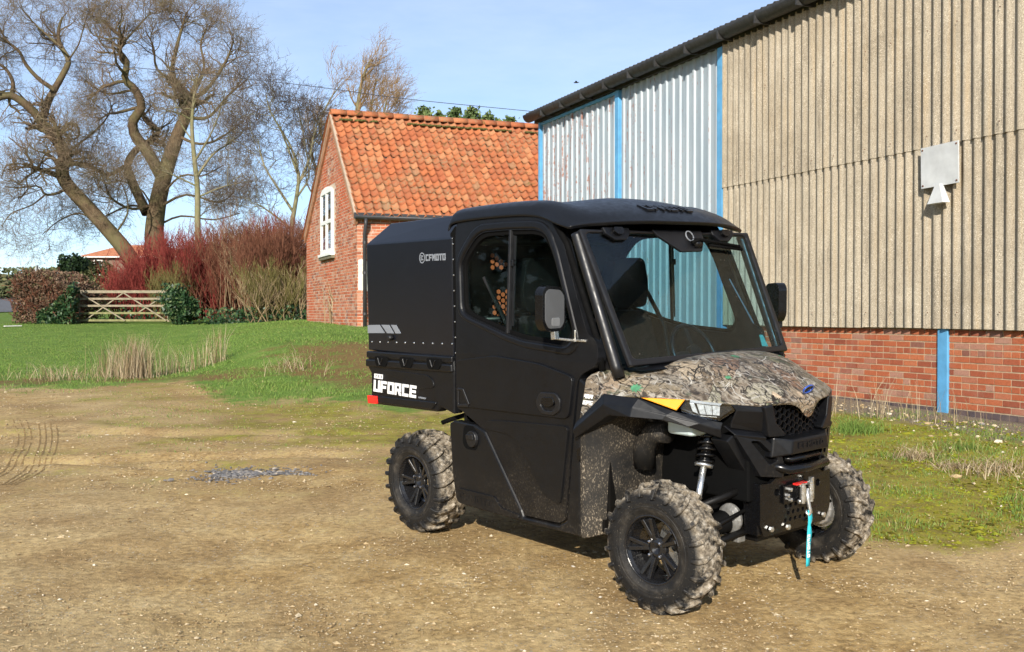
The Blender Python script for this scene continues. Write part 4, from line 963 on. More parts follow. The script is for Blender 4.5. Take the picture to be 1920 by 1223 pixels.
MB().box((1.60, -.62, .36), (1.64, .62, 1.02)).build('firewall', FRAME, veh)
dash = MB(); dash.add([(1.46, -.60, .85), (1.62, -.60, .80), (1.66, -.60, 1.06), (1.50, -.60, 1.10), (1.44, -.60, 1.02), (1.46, .60, .85), (1.62, .60, .80), (1.66, .60, 1.06), (1.50, .60, 1.10), (1.44, .60, 1.02)], [(0,1,2,3,4),(9,8,7,6,5),(0,5,6,1),(1,6,7,2),(2,7,8,3),(3,8,9,4),(4,9,5,0)])
dash.build('dashboard', FRAME, veh, bev=.015)
sw = empty('steering_wheel', (1.33, .30, 1.10), (0, R(62), 0), parent=veh)
N = 28; pts = [(.175 * math.cos(2 * math.pi * i / N), .175 * math.sin(2 * math.pi * i / N), 0) for i in range(N + 1)]
MB().tube(pts, .014, 8).build('steering_rim', SATIN, sw, smooth=True)
MB().bar((-.17, 0, 0), (.17, 0, 0), .03, .012).bar((0, 0, 0), (0, -.17, 0), .03, .012).lathe([(-.02, .001), (-.02, .05), (.02, .05), (.02, .001)], 16, Matrix.Rotation(R(90), 4, 'X')).tube([(0, 0, 0), (0, 0, -.28)], .02, 8).build('steering_spokes', SATIN, sw)
for k, y in ((0, -.33), (1, .33)):
    st = empty('seat', (0, y, 0), parent=veh)
    plate('backrest', rounded([(-.23, .72), (.23, .72), (.25, 1.05), (.20, 1.36), (-.20, 1.36), (-.25, 1.05)], .08), [], lambda u, v, d: (.80 - (v - .72) * .20 - d, u, v), .12, SEAT, st, bev=.03, seg=3)
    plate('headrest', rounded([(-.15, 1.38), (.15, 1.38), (.17, 1.52), (.13, 1.69), (-.13, 1.69), (-.17, 1.52)], .05), [], lambda u, v, d: (.70 - d, u, v), .09, SEAT, st, bev=.03, seg=3)
    MB().box((.60, -.23, .68), (1.10, .23, .79)).build('cushion', SEAT, st, bev=.03, seg=3)
    MB().tube([(.64, -.06, 1.30), (.64, -.06, 1.45)], .008, 6).tube([(.64, .06, 1.30), (.64, .06, 1.45)], .008, 6).build('headrest_stems', SATIN, st)
    MB().tube([(.50, (.29 if k else -.29), 1.58), (.74, (.28 if k else -.28), 1.25), (.84, (.26 if k else -.26), .84)], .014, 6).build('seat_belt', SEAT, st)
    MB().box((.80, (.25 if k else -.25) - .03, .80), (.86, (.25 if k else -.25) + .03, .94)).build('belt_buckle', simple('belt_red', (.5, .06, .03), .6), st, bev=.008)
MB().tube([(.48, -.60, 1.75), (.48, .60, 1.75)], .025, 10).tube([(.48, -.6, 1.30), (.48, .6, 1.30)], .02, 10).build('roll_bar', SATIN, veh, smooth=True)

NW0 = set(veh.children_recursive)
# ---- windshield
WB, WT = Vector((1.786, 0, 1.172)), Vector((1.464, 0, 1.852)); WN = Vector((WT.z - WB.z, 0, -(WT.x - WB.x))).normalized()
def ws(off=0.0):
    def f(u, v, d):
        p = WB.lerp(WT, v) + WN * (off - d); return (p.x, u, p.z)
    return f
wso = rounded([(-.655, .0), (.655, .0), (.695, 1.0), (-.695, 1.0)], .0)
ws_in = rounded([(-.622, .045), (.622, .045), (.662, .975), (-.662, .975)], .04, 4)
wind = plate('windshield', wso, [ws_in], ws(), .03, SATIN, veh, bev=.008)
plate('windshield_glass', rounded([(-.637, .03), (.637, .03), (.675, .99), (-.675, .99)], .03), [], ws(-.008), .005, WSGLASS, wind, bev=0)
for sg, _ in SIDES:
    la = plate('vent_latch', [(sg * .54, 1.01), (sg * .34, 1.01), (sg * .345, .965), (sg * .385, .915), (sg * .47, .912), (sg * .53, .96)], [], ws(.012), .02, PLASTIC, wind, bev=.005)
    plate('latch_knob', rounded([(sg * .475, 1.0), (sg * .41, 1.0), (sg * .405, .965), (sg * .425, .945), (sg * .46, .945), (sg * .48, .968)], .006, 2), [], ws(.032), .022, GLOSS, la, bev=.005)
mp_ = plate('wiper_plate', [(-.16, 1.0), (.25, 1.0), (.25, .93), (.20, .83), (.02, .825), (-.13, .95)], [], ws(.010), .016, SATIN, wind, bev=.004)
MB().lathe([(0, .001), (0, .03), (.05, .03), (.06, .001)], 14, Matrix.Translation(ws(.01)(.14, .89, 0))).build('wiper_motor', GLOSS, mp_, smooth=True)
MB().tube([ws(.035)(.10, .885, 0), ws(.045)(.16, .90, 0), ws(.04)(.30, .885, 0), ws(.03)(.52, .855, 0)], .009, 6).tube([ws(.02)(.26, .875, 0), ws(.018)(.545, .84, 0)], .011, 6).build('wiper', GAPBLACK, mp_, smooth=True)
MB().tube([ws(.02)(.12 + .03 * math.cos(t), .945 + .04 * math.sin(t), 0) for t in np.linspace(0, 6.28, 13)], .004, 6).build('cable_loop', GREYINK, mp_, smooth=True)
plate('license_tag', [(.46, .06), (.51, .055), (.50, .15), (.47, .15)], [], ws(-.02), .003, simple('tax_disc', (.12, .5, .42), .5), wind, bev=0)
MB().tube([ws(-.03)(.40, .62, 0), ws(-.03)(.47, .25, 0)], .004, 6).build('antenna_lead', GREYINK, wind)
for sg, _ in SIDES:
    MB().tube([(1.424, sg * .680, 1.828), (1.43, sg * .680, 1.815), (1.703, sg * .676, 1.165), (1.72, sg * .67, 1.11)], .030, 16).build('pillar_tube', SATIN, veh, smooth=True)
NOWARP = set(veh.children_recursive) - NW0
# cowl
MB().grid([[(1.67, y, 1.10) for y in np.linspace(-.60, .60, 9)], [(1.745, y, 1.112) for y in np.linspace(-.60, .60, 9)], [(1.83, y, 1.095) for y in np.linspace(-.60, .60, 9)]]).build('cowl', PLASTIC, veh, smooth=True)
# mirrors
for sg, nm in SIDES:
    mr = empty('mirror', (1.425, -.835, 1.447) if sg < 0 else (1.55, .895, 1.435), (0, 0, R(4 if sg < 0 else 66)), parent=veh); NOWARP.add(mr)
    oc = [(-.085, -.07), (-.055, -.115), (.055, -.115), (.085, -.08), (.085, .075), (.05, .11), (-.055, .118), (-.085, .09)]
    plate('mirror_housing', rounded(oc, .02, 3), [], lambda u, v, d: (.0 - d, u, v), .055, GLOSS, mr, bev=.014, seg=3)
    oc2 = [(u * .82, v * .86) for u, v in oc]
    plate('mirror_face', rounded(oc2, .015, 3), [], lambda u, v, d: (.004 - d, u, v), .01, MIRROR_GLASS, mr, bev=.003)
    plate('mirror_label', rounded([(-.025, -.088), (.035, -.09), (.035, -.045), (-.025, -.045)], .01, 2), [], lambda u, v, d: (.0065 - d, u, v), .006, simple('mirror_tab', (.16, .165, .17), .35), mr, bev=.002)
    (MB().bar((0, 0, -.115), (0, 0, -.155), .03, .03).bar((0, 0, -.15), (-.142, -.173, -.17), .014, .014) if sg > 0 else MB().bar((0, 0, -.115), (.005, 0, -.155), .03, .03).bar((.0, 0, -.15), (.05, -sg * .115, -.165), .012, .012).tube([(.05, -sg * .10, -.17), (.05, -sg * .10, -.11)], .006, 6).bar((.02, -sg * .13, -.165), (.10, -sg * .13, -.165), .01, .012)).build('mirror_arm', SATIN if sg > 0 else STEEL, mr, bev=.002)

# ---- bonnet: camouflage skin
HE_ = [(2.335, 0, .945), (2.334, -.035, .948), (2.330, -.085, .953), (2.300, -.19, .952), (2.266, -.252, .942), (2.206, -.40, .957), (2.092, -.545, .978), (1.915, -.672, .982), (1.74, -.728, .988), (1.538, -.738, .83)]
HB_ = [(1.78, 0, 1.150), (1.78, -.05, 1.150), (1.78, -.12, 1.148), (1.785, -.26, 1.138), (1.80, -.37, 1.122), (1.79, -.45, 1.085), (1.73, -.53, 1.083), (1.66, -.60, 1.09), (1.60, -.65, 1.092), (1.555, -.70, 1.05)]
BUL = [.046, .050, .056, .060, .052, .012, .022, .022, .02, .006]
FOLD = [(2.326, 0, .862), (2.324, -.038, .885), (2.315, -.070, .938), (2.285, -.18, .940), (2.245, -.24, .925)] + [(x - .03, y + .025, z - .018) for x, y, z in HE_[5:9]] + [(1.535, -.705, .82)]
rows = [FOLD]
for j, t in enumerate((0, .12, .3, .5, .72, .9, 1.0)):
    rows.append([tuple(Vector(e).lerp(Vector(b_), t) + Vector((0, 0, bl * math.sin(math.pi * min(1, t)) ** .8))) for e, b_, bl in zip(HE_, HB_, BUL)])
full = [list(reversed(r)) + [(x, -y, z) for x, y, z in r[1:]] for r in rows]
hood = MB().grid(full).build('bonnet', CAMO, veh, smooth=True)
ncol = len(full[0]); mid_ = ncol // 2; cre = hood.data.attributes.new('crease_edge', 'FLOAT', 'EDGE')
for e in hood.data.edges:
    a, b_ = e.vertices; ra, ca = divmod(a, ncol); rb, cb = divmod(b_, ncol)
    v_ = 0.0
    if ca == cb and abs(ca - mid_) in (4, 5): v_ = .75
    if ra == rb == 1: v_ = .8
    cre.data[e.index].value = v_
md = hood.modifiers.new('solid', 'SOLIDIFY'); md.thickness = .006; md.offset = -1
sb = hood.modifiers.new('sub', 'SUBSURF'); sb.levels = sb.render_levels = 2
def leaf_decal(name, c, size, rot, mat, sidew=False):
    out = []; K = 11
    for i in range(2 * K):
        a = math.pi * i / K; r = size * ((1.0 if i % 2 == 0 else .55) * (0.75 + .35 * math.cos(a))) ; out.append((r * math.cos(a + .0), r * .8 * math.sin(a)))
    bm = bmesh.new(); vs_ = [bm.verts.new((u, v, 0)) for u, v in out]
    for i in range(len(vs_)): bm.edges.new((vs_[i], vs_[(i+1) % len(vs_)]))
    bmesh.ops.triangle_fill(bm, edges=bm.edges[:], use_beauty=True); bmesh.ops.subdivide_edges(bm, edges=bm.edges[:], cuts=2, use_grid_fill=True)
    me = bpy.data.meshes.new(name); bm.to_mesh(me); bm.free()
    o = link_mesh(name, me, hood, mat); o.location = c; o.rotation_euler = rot
    s_ = o.modifiers.new('wrap', 'SHRINKWRAP'); s_.target = hood; s_.offset = .0012
    return o
leaf_decal('leaf_print', (1.86, -.675, 1.035), .05, (R(50), 0, R(30)), LEAFGREEN)
leaf_decal('leaf_print', (1.90, -.03, 1.14), .055, (0, 0, R(-50)), LEAFGREEN)
leaf_decal('leaf_print', (1.93, .27, 1.12), .045, (0, 0, R(10)), LEAFGREEN)
leaf_decal('leaf_print', (2.27, -.17, 1.0), .05, (0, R(40), R(60)), LEAFTAN)
leaf_decal('leaf_print', (2.295, -.02, 1.0), .04, (0, R(40), R(10)), LEAFTAN)
leaf_decal('leaf_print', (2.28, -.22, .965), .035, (0, R(50), R(150)), LEAFTAN)
leaf_decal('leaf_print', (2.10, -.30, 1.08), .03, (0, R(10), R(100)), LEAFGREEN)
fe = lambda u, v, d: (u, -(.722 + .003 - d) - (v - .93) * -.05, v)
for sg, _ in SIDES:
    fm = (lambda u, v, d: (u + (v - .93) * .05, -(.7385 - (v - .85) * .1 - d), v)) if sg < 0 else (lambda u, v, d: (3.19 - u, .7385 - (v - .85) * .1 - d, v))
    lettering('drive_lettering', '4X4', fm, 1.572, 1.632, .020, WHITEINK, hood, .006, .15, .2, .955)
    lettering('steering_lettering', 'EPS', fm, 1.568, 1.634, .020, WHITEINK, hood, .006, .15, .2, .925)
bd = MB(); bd.lathe([(0, .026), (.006, .027), (.006, .036), (0, .037)], 24, Matrix.Translation((2.316, .01, 1.0)) @ Matrix.Rotation(R(-52), 4, 'Y') @ Matrix.Rotation(R(90), 4, 'X') @ Matrix.Diagonal((.75, 1, 1, 1)), closed=True)
bdg = bd.build('badge', BLUEBADGE, hood, smooth=True)
MB().lathe([(.0, .001), (.004, .026), (.001, .028)], 20, Matrix.Translation((2.315, .01, 1.0)) @ Matrix.Rotation(R(-52), 4, 'Y') @ Matrix.Rotation(R(90), 4, 'X') @ Matrix.Diagonal((.75, 1, 1, 1))).build('badge_centre', GLOSS, bdg)

# ---- front wings, lamps, grille, bumper
def fan(pts, name, mat, parent, thick, bev=.004, out=0.0):
    """polygon in space made into a thin solid along its own normal"""
    P = [Vector(p) for p in pts]; c = sum(P, Vector()) / len(P)
    nrm = Vector((0, 0, 0))
    for a, b_ in zip(P, P[1:] + P[:1]): nrm += (a - c).cross(b_ - c)
    nrm.normalize()
    if nrm.dot(Vector((2.5 if c.x > 1.5 else 0, c.y * 3, c.z)) ) < 0: nrm = -nrm
    n = len(P); v = [p + nrm * out for p in P] + [p + nrm * (out - thick) for p in P]
    return MB().add(v, [tuple(range(n)), tuple(range(2*n-1, n-1, -1))] + [(i, i+n, (i+1) % n + n, (i+1) % n) for i in range(n)]).build(name, mat, parent, bev=bev)
for sg, nm in SIDES:
    Yf = lambda L: [(x, -y * sg if sg < 0 else -y, z) if False else (x, y * (1 if sg < 0 else -1), z) for x, y, z in L]
    T = [(1.535, -.742, .832), (1.742, -.742, .990), (1.92, -.690, .978), (2.05, -.598, .925), (2.150, -.452, .880), (2.172, -.415, .872)]
    B_ = [(1.535, -.750, .762), (1.79, -.755, .898), (1.915, -.742, .900), (2.03, -.655, .892), (2.10, -.568, .862), (2.17, -.418, .805)]
    I_ = [(1.55, -.66, .79), (1.80, -.66, .905), (1.91, -.64, .915), (2.0, -.60, .90), (2.06, -.52, .87), (2.11, -.39, .82)]
    fl = MB().grid([Yf(T), [tuple((Vector(a) + Vector(b_)) / 2 + Vector((0, -.012 * (1 if sg < 0 else -1), 0))) for a, b_ in zip(Yf(T), Yf(B_))], Yf(B_), Yf(I_)]).build('fender_flare', PLASTIC, veh, smooth=False)
    md = fl.modifiers.new('solid', 'SOLIDIFY'); md.thickness = .012; md.offset = 0; bevel(fl, .006, 2, 20)
    amb = fan(Yf([(1.918, -.678, .982), (2.078, -.556, .978), (2.052, -.585, .928)]), 'turn_signal', AMBER, veh, .02, .004, .004)
    lamp = empty('headlight', (0, 0, 0), parent=veh)
    LP = [(2.088, -.548, .977), (2.206, -.400, .956), (2.214, -.378, .925), (2.165, -.425, .880), (2.10, -.515, .895), (2.058, -.562, .925)]
    fan(Yf(LP), 'lamp_bowl', LENSDARK, lamp, .02, .002, -.035)
    def inl(s_, t_):   # place inside the lamp: s along, t up
        a = Vector(LP[5]).lerp(Vector(LP[2]), s_); b_ = Vector(LP[0]).lerp(Vector(LP[1]), s_); return tuple(Vector(Vector(LP[4]).lerp(Vector(LP[3]), s_)).lerp(b_, t_))
    fan(Yf([inl(.02, .83), inl(.78, .83), inl(.82, .97), inl(.05, .97)]), 'day_lamp_bar', simple('light_bar', (.52, .55, .6), .3), lamp, .008, .001, -.006)
    fan(Yf([inl(.24, .16), inl(.93, .22), inl(.80, .80), inl(.19, .80)]), 'main_reflector', LENSGREY, lamp, .01, .002, -.018)
    fan(Yf([inl(.0, .30), inl(.17, .22), inl(.13, .80), inl(.01, .80)]), 'side_reflector', LENSGREY, lamp, .008, .002, -.010)
    for s_ in (.45, .66): fan(Yf([inl(s_, .22), inl(s_ + .02, .22), inl(s_ - .06, .74), inl(s_ - .075, .74)]), 'reflector_rib', LENSDARK, lamp, .004, 0, -.012)
    fan(Yf([inl(.20, .06), inl(.86, .10), inl(.84, .16), inl(.22, .12)]), 'lamp_trim', STEEL, lamp, .005, .001, -.010)
    fan(Yf(LP), 'lamp_cover', LAMPGLASS, lamp, .003, 0, .0)
    # cheek between lamp and grille
    CK = MB().grid([Yf([(2.206, -.398, .955), (2.262, -.262, .938), (2.282, -.215, .945)]), Yf([(2.216, -.376, .925), (2.266, -.262, .915), (2.284, -.212, .90)]), Yf([(2.195, -.385, .872), (2.25, -.262, .862), (2.275, -.205, .85)]), Yf([(2.19, -.385, .845), (2.235, -.25, .82), (2.262, -.20, .80)])]).build('lamp_cheek', PLASTIC, veh)
    md = CK.modifiers.new('solid', 'SOLIDIFY'); md.thickness = .012; md.offset = -1; bevel(CK, .004, 2, 20)
    # tusk-shaped bumper corner
    FG = [(-.375, .812), (-.235, .790), (-.165, .735), (-.130, .652), (-.140, .605), (-.253, .618)]
    SLT = rounded([(-.305, .785), (-.262, .782), (-.168, .688), (-.212, .668)], .014, 3)
    def fgm(u, v, d, sg=sg):
        return (2.292 - .36 * max(0, -u - .15) - .03 * max(0, .7 - v) - d, u if sg < 0 else -u, v)
    bc = plate('bumper_corner', FG, [SLT], fgm, .06, PLASTIC, veh, cuts=[('u', -.15), ('v', .7)], bev=.010)
    plate('corner_recess', SLT, [], lambda u, v, d: tuple(Vector(fgm(u, v, d)) - Vector((.035, 0, 0))), .006, GAPBLACK, bc, bev=0)
    SH = MB().grid([Yf([(2.160, -.400, .858), (2.205, -.245, .842)]), Yf([(2.212, -.380, .818), (2.272, -.232, .796)]), Yf([(2.205, -.378, .80), (2.262, -.234, .78)])]).build('bumper_shelf', PLASTIC, bc); md = SH.modifiers.new('solid', 'SOLIDIFY'); md.thickness = .012; bevel(SH, .004, 2, 20)
    plate('under_wing', [(-.380, .815), (-.253, .618), (-.29, .63), (-.42, .79)], [], lambda u, v, d, sg=sg: (2.20 - d, u if sg < 0 else -u, v), .10, PLASTIC_LOW, bc, bev=.006)
    # grille post
    plate('grille_post', [(-.262, .94), (-.212, .948), (-.190, .86), (-.135, .808), (-.145, .795), (-.235, .80)], [], lambda u, v, d, sg=sg: (2.285 + (.25 + u) * .12 - d, u if sg < 0 else -u, v), .06, PLASTIC, veh, bev=.006)
# honeycomb grille
plate('grille_back', [(-.26, .60), (.26, .60), (.26, .95), (-.26, .95)], [], lambda u, v, d: (2.16 + d, u, v), .004, GAPBLACK, veh, bev=0)
hc = MB(); a_ = .0185
for i in range(-9, 10):
    for j in range(-1, 11):
        cu = i * a_ * 1.5; cv = .715 + (j + (.5 if i % 2 else 0)) * a_ * math.sqrt(3)
        if abs(cu) > .235 or cv > .955: continue
        for k in range(3):
            t0, t1 = math.pi / 3 * k, math.pi / 3 * (k + 1)
            xx = 2.268 - .9 * cu * cu
            hc.bar((xx, cu + a_ * math.cos(t0), cv + a_ * math.sin(t0)), (xx, cu + a_ * math.cos(t1), cv + a_ * math.sin(t1)), .014, .0042, up=(0, -math.sin((t0+t1)/2) * 0 + math.cos((t0+t1)/2), math.sin((t0+t1)/2)))
hco = hc.build('honeycomb_grille', PLASTIC, veh, fix=False)
# centre beam with raised lettering, bent tube, winch and skid plate
beam = MB().add([(2.28, -.20, .795), (2.335, -.125, .782), (2.335, .125, .782), (2.28, .20, .795), (2.275, -.21, .70), (2.335, -.14, .715), (2.335, .14, .715), (2.275, .21, .70), (2.20, -.2, .795), (2.20, .2, .795), (2.20, -.21, .70), (2.20, .21, .70)],
          [(0,1,5,4),(1,2,6,5),(2,3,7,6),(0,8,9,3,2,1),(4,5,6,7,11,10),(8,0,4,10),(3,9,11,7),(9,8,10,11)]).build('bumper_beam', PLASTIC, veh, bev=.008)
lettering('beam_lettering', 'CFMOTO', lambda u, v, d: (2.339 - d, u, v), -.09, .095, .026, PLASTIC, beam, .006, .2, 0, .738)
MB().tube([(2.18, -.17, .67), (2.27, -.168, .656), (2.318, -.14, .645), (2.322, 0, .640), (2.318, .14, .645), (2.27, .168, .656), (2.18, .17, .67)], .021, 12).build('bumper_tube', GLOSS, veh, smooth=True)
MB().tube([(2.20, -.11, .692), (2.295, -.10, .684), (2.30, .10, .684), (2.20, .11, .692)], .016, 10).build('upper_tube', GLOSS, veh, smooth=True)
sk = [(-.270, .585), (-.20, .582), (-.165, .60), (.165, .60), (.20, .582), (.270, .585), (.270, .40), (.235, .338), (-.235, .338), (-.270, .40)]
hole = lambda c, z, r: [(c + r * math.cos(t), z + r * math.sin(t)) for t in np.linspace(0, 2 * math.pi, 11)[:-1]]
holes = [hole(-.155, .535, .018), hole(.155, .535, .018)] + [hole(-.09 + .036 * i + (.018 if j % 2 else 0), .46 - .033 * j, .010) for i in range(5) for j in range(3)]
skid = plate('skid_plate', sk, holes, lambda u, v, d: (2.262 - .10 * max(0, .42 - v) - d, u, v), .02, GLOSS, veh, cuts=[('v', .42)], bev=.004)
for sg, _ in SIDES:
    MB().box((2.16, sg * .255 - .012, .345), (2.245, sg * .255 + .012, .585)).build('plate_wing', GLOSS, skid, bev=.005)
    for y, z in ((.20, .372), (.08, .362)): MB().lathe([(0, .001), (0, .013), (.012, .013), (.014, .001)], 6, Matrix.Translation((2.262, sg * y, z)) @ Matrix.Rotation(R(-90), 4, 'Z')).build('bolt', STEEL, skid)
# winch fairlead: bracket, rollers, hook and strap
wch = empty('winch', (2.265, -.01, .518), parent=veh)
MB().box((0, -.125, -.045), (.012, .10, .045)).build('bracket', GLOSS, wch, bev=.003)
for y in (-.018, .052): MB().lathe([(-.05, .001), (-.05, .012), (-.035, .012), (-.035, .0155), (.035, .0155), (.035, .012), (.05, .012), (.05, .001)], 14, Matrix.Translation((.045, y, 0)) @ Matrix.Rotation(R(90), 4, 'X')).build('roller', STEEL, wch, smooth=False)
for z in (-.042, .042): MB().lathe([(-.03, .001), (-.03, .011), (.055, .011), (.055, .001)], 12, Matrix.Translation((.03, .0, z))).build('cross_roller', STEEL, wch, smooth=True)
for y, z in ((-.085, .024), (-.108, -.002), (-.085, -.026)): MB().lathe([(.012, .001), (.012, .011), (.028, .010), (.03, .001)], 6, Matrix.Translation((0, y, z)) @ Matrix.Rotation(R(-90), 4, 'Z')).build('bolt', STEEL, wch)
MB().box((.012, .075, -.03), (.035, .095, .065)).build('side_cheek', STEEL, wch, bev=.003)
MB().box((.014, -.06, .043), (.04, .03, .052)).build('red_tab', REDTAB, wch, bev=.002)
hk = MB().tube([(.045, .016, .02), (.05, .016, -.03), (.058, .018, -.07), (.066, .020, -.095), (.06, .012, -.112), (.05, .006, -.10), (.048, .010, -.085)], [.010, .011, .011, .010, .009, .007, .004], 8).build('hook', STEEL, wch, smooth=True)
strap = MB(); rws = []
for t, y, x, w, tw in ((0, .016, .062, .012, .2), (.05, .018, .066, .016, .1), (.085, .012, .064, .007, 1.2), (.10, .012, .064, .009, .9), (.13, .012, .066, .015, .25), (.20, .006, .066, .0155, .1), (.27, .004, .066, .016, .05), (.30, .003, .066, .016, .0), (.325, .002, .066, .016, 0)):
    dy = w * math.cos(tw); dx = w * math.sin(tw); rws.append([(x - dx * .9 , y - dy, -.085 - t * .86), (x + dx, y + dy, -.085 - t * .86)])
so_ = strap.grid(rws).build('strap', CYAN, wch, smooth=True); md = so_.modifiers.new('solid', 'SOLIDIFY'); md.thickness = .0025; md.offset = 0
lettering('strap_lettering', 'CFMOTO', lambda u, v, d: (.0695 - d, .014 - v * .020, -.085 - u), .12, .235, 1.0, WHITEINK, wch, .003, .2, 0, 0)

# ---- chassis and front suspension
MB().box((-.45, -.22, .30), (2.20, .22, .40)).box((-.30, -.28, .40), (1.65, .28, .56)).build('chassis', FRAME, veh, bev=.01)
MB().box((1.66, -.30, .50), (2.22, .30, .93)).build('front_frame_box', GAPBLACK, veh, bev=.01)
MB().box((1.75, -.17, .36), (2.24, .17, .56)).build('front_differential', FRAME, veh, bev=.02)
for sg, _ in SIDES:
    sp = empty('suspension', (0, 0, 0), parent=veh)
    for x in (1.93, 2.17):
        MB().tube([(x, sg * .22, .36), (2.05, sg * .52, .27)], .018, 8).tube([(x, sg * .24, .56), (2.05, sg * .53, .46)], .018, 8).build('control_arm', FRAME, sp, smooth=True)
    MB().tube([(2.17, sg * .24, .46), (2.13, sg * .56, .36)], .010, 8).build('tie_rod', FRAME, sp, smooth=True)
    bo_ = MB(); pts = []; rr_ = []
    for i in range(13): t = i / 12; pts.append((2.10 - .02 * t, sg * (.32 + .14 * t), .40 - .03 * t)); rr_.append((.058 - .022 * t) * (1.0 if i % 2 else .86))
    bo_.tube(pts, rr_, 14).build('drive_boot', GAPBLACK, sp, smooth=True)
    MB().tube([(2.10, sg * .28, .405), (2.05, sg * .60, .33)], .016, 8).build('drive_shaft', STEEL, sp, smooth=True)
    MB().lathe([(0, .02), (0, .10), (.03, .105), (.05, .07), (.06, .02)], 20, Matrix.Translation((2.09, sg * .265, .405)) @ Matrix.Scale(.68, 4) @ (Matrix() if sg > 0 else Matrix.Rotation(math.pi, 4, 'X'))).box((2.06, sg * .27 - .02, .30), (2.15, sg * .27 + .03, .335)).build('gear_casing', simple('dirty_alloy', (.26, .255, .24), .5, .5, .35, 30, .3, 120), sp, bev=.006)
    kn = MB().box((2.01, sg * .55 - .03, .25), (2.09, sg * .55 + .03, .48)).lathe([(-.02, .01), (-.02, .09), (.02, .10), (.03, .05)], 16, Matrix.Translation((2.05, sg * .56, .318))).build('knuckle', ALLOY, sp, bev=.01)
    MB().lathe([(0, .04), (0, .11), (.006, .11), (.006, .04)], 24, Matrix.Translation((2.05, sg * .585, .318)), closed=True).build('brake_disc', STEEL, sp)
    # coil-over shock
    a, b_ = Vector((2.035, sg * .335, .89)), Vector((2.075, sg * .50, .41))
    sh = MB().tube([a.lerp(b_, .0), a.lerp(b_, .45)], .026, 12).build('shock_body', GLOSS, sp, smooth=True)
    MB().tube([a.lerp(b_, .42), a.lerp(b_, 1.0)], .015, 12).build('shock_rod', STEEL, sh, smooth=True)
    MB().tube([a.lerp(b_, .46), a.lerp(b_, .49)], .043, 14).build('spring_seat', STEEL, sh, smooth=True)
    ax = (b_ - a).normalized(); u_ = ax.cross(Vector((1, 0, 0))).normalized(); w_ = ax.cross(u_); pts = []
    for i in range(85):
        t = i / 84; th = t * 7 * 2 * math.pi; pts.append(a.lerp(b_, .05 + .40 * t) + (u_ * math.cos(th) + w_ * math.sin(th)) * .041)
    MB().tube(pts, .0075, 6).build('spring', GLOSS, sh, smooth=True)
    # rear: arms and half shaft
    MB().tube([(-.1, sg * .2, .36), (0, sg * .50, .30)], .02, 8).tube([(.15, sg * .2, .36), (0, sg * .50, .30)], .02, 8).tube([(0, sg * .25, .75), (0, sg * .48, .36)], .03, 10).build('rear_arm', FRAME, sp, smooth=True)

# ---- settle the drawn body onto its measured proportions (length, height and width of the real vehicle)
WXC = [0.13833, 0.91871, 0.04037, -0.01402, -0.00829, -0.00158, 0.00266, 0.01914, -0.21711, 0.0003]
WZC = [0.02134, -0.01529, -0.01163, 1.01473, 0.00308, 0.02108, 0.01889, 0.00082, -0.02428, -0.00249]
def settle(V):
    x, y0_, z = V[:, 0], V[:, 1], V[:, 2]; y = np.abs(y0_)
    B = np.stack([np.ones_like(x), x, y, z, x*y, x*z, y*z, x*x, y*y, z*z], 1)
    return np.stack([B @ np.array(WXC), y0_ * (1.16 - .2286 * np.minimum(y, .72)), B @ np.array(WZC)], 1)
bpy.context.view_layer.update()
for o in list(veh.children_recursive):
    if o in NOWARP: continue
    chain = []; p = o.parent
    while p is not None and p is not veh: chain.append(p); p = p.parent
    if o.location.length > 1e-6 or any(abs(a) > 1e-6 for a in o.rotation_euler):
        if not any('settled' in q for q in chain) and not any(q in NOWARP for q in chain): o.location = settle(np.array([o.location]))[0]
        o['settled'] = 1
    elif o.type == 'MESH' and not any('settled' in q for q in chain) and not any(q in NOWARP and q.type == 'EMPTY' for q in chain):
        V = np.empty(len(o.data.vertices) * 3); o.data.vertices.foreach_get('co', V); o.data.vertices.foreach_set('co', settle(V.reshape(-1, 3)).ravel().astype(np.float32)); o.data.update()
for o in veh.children_recursive:
    if 'settled' in o: del o['settled']

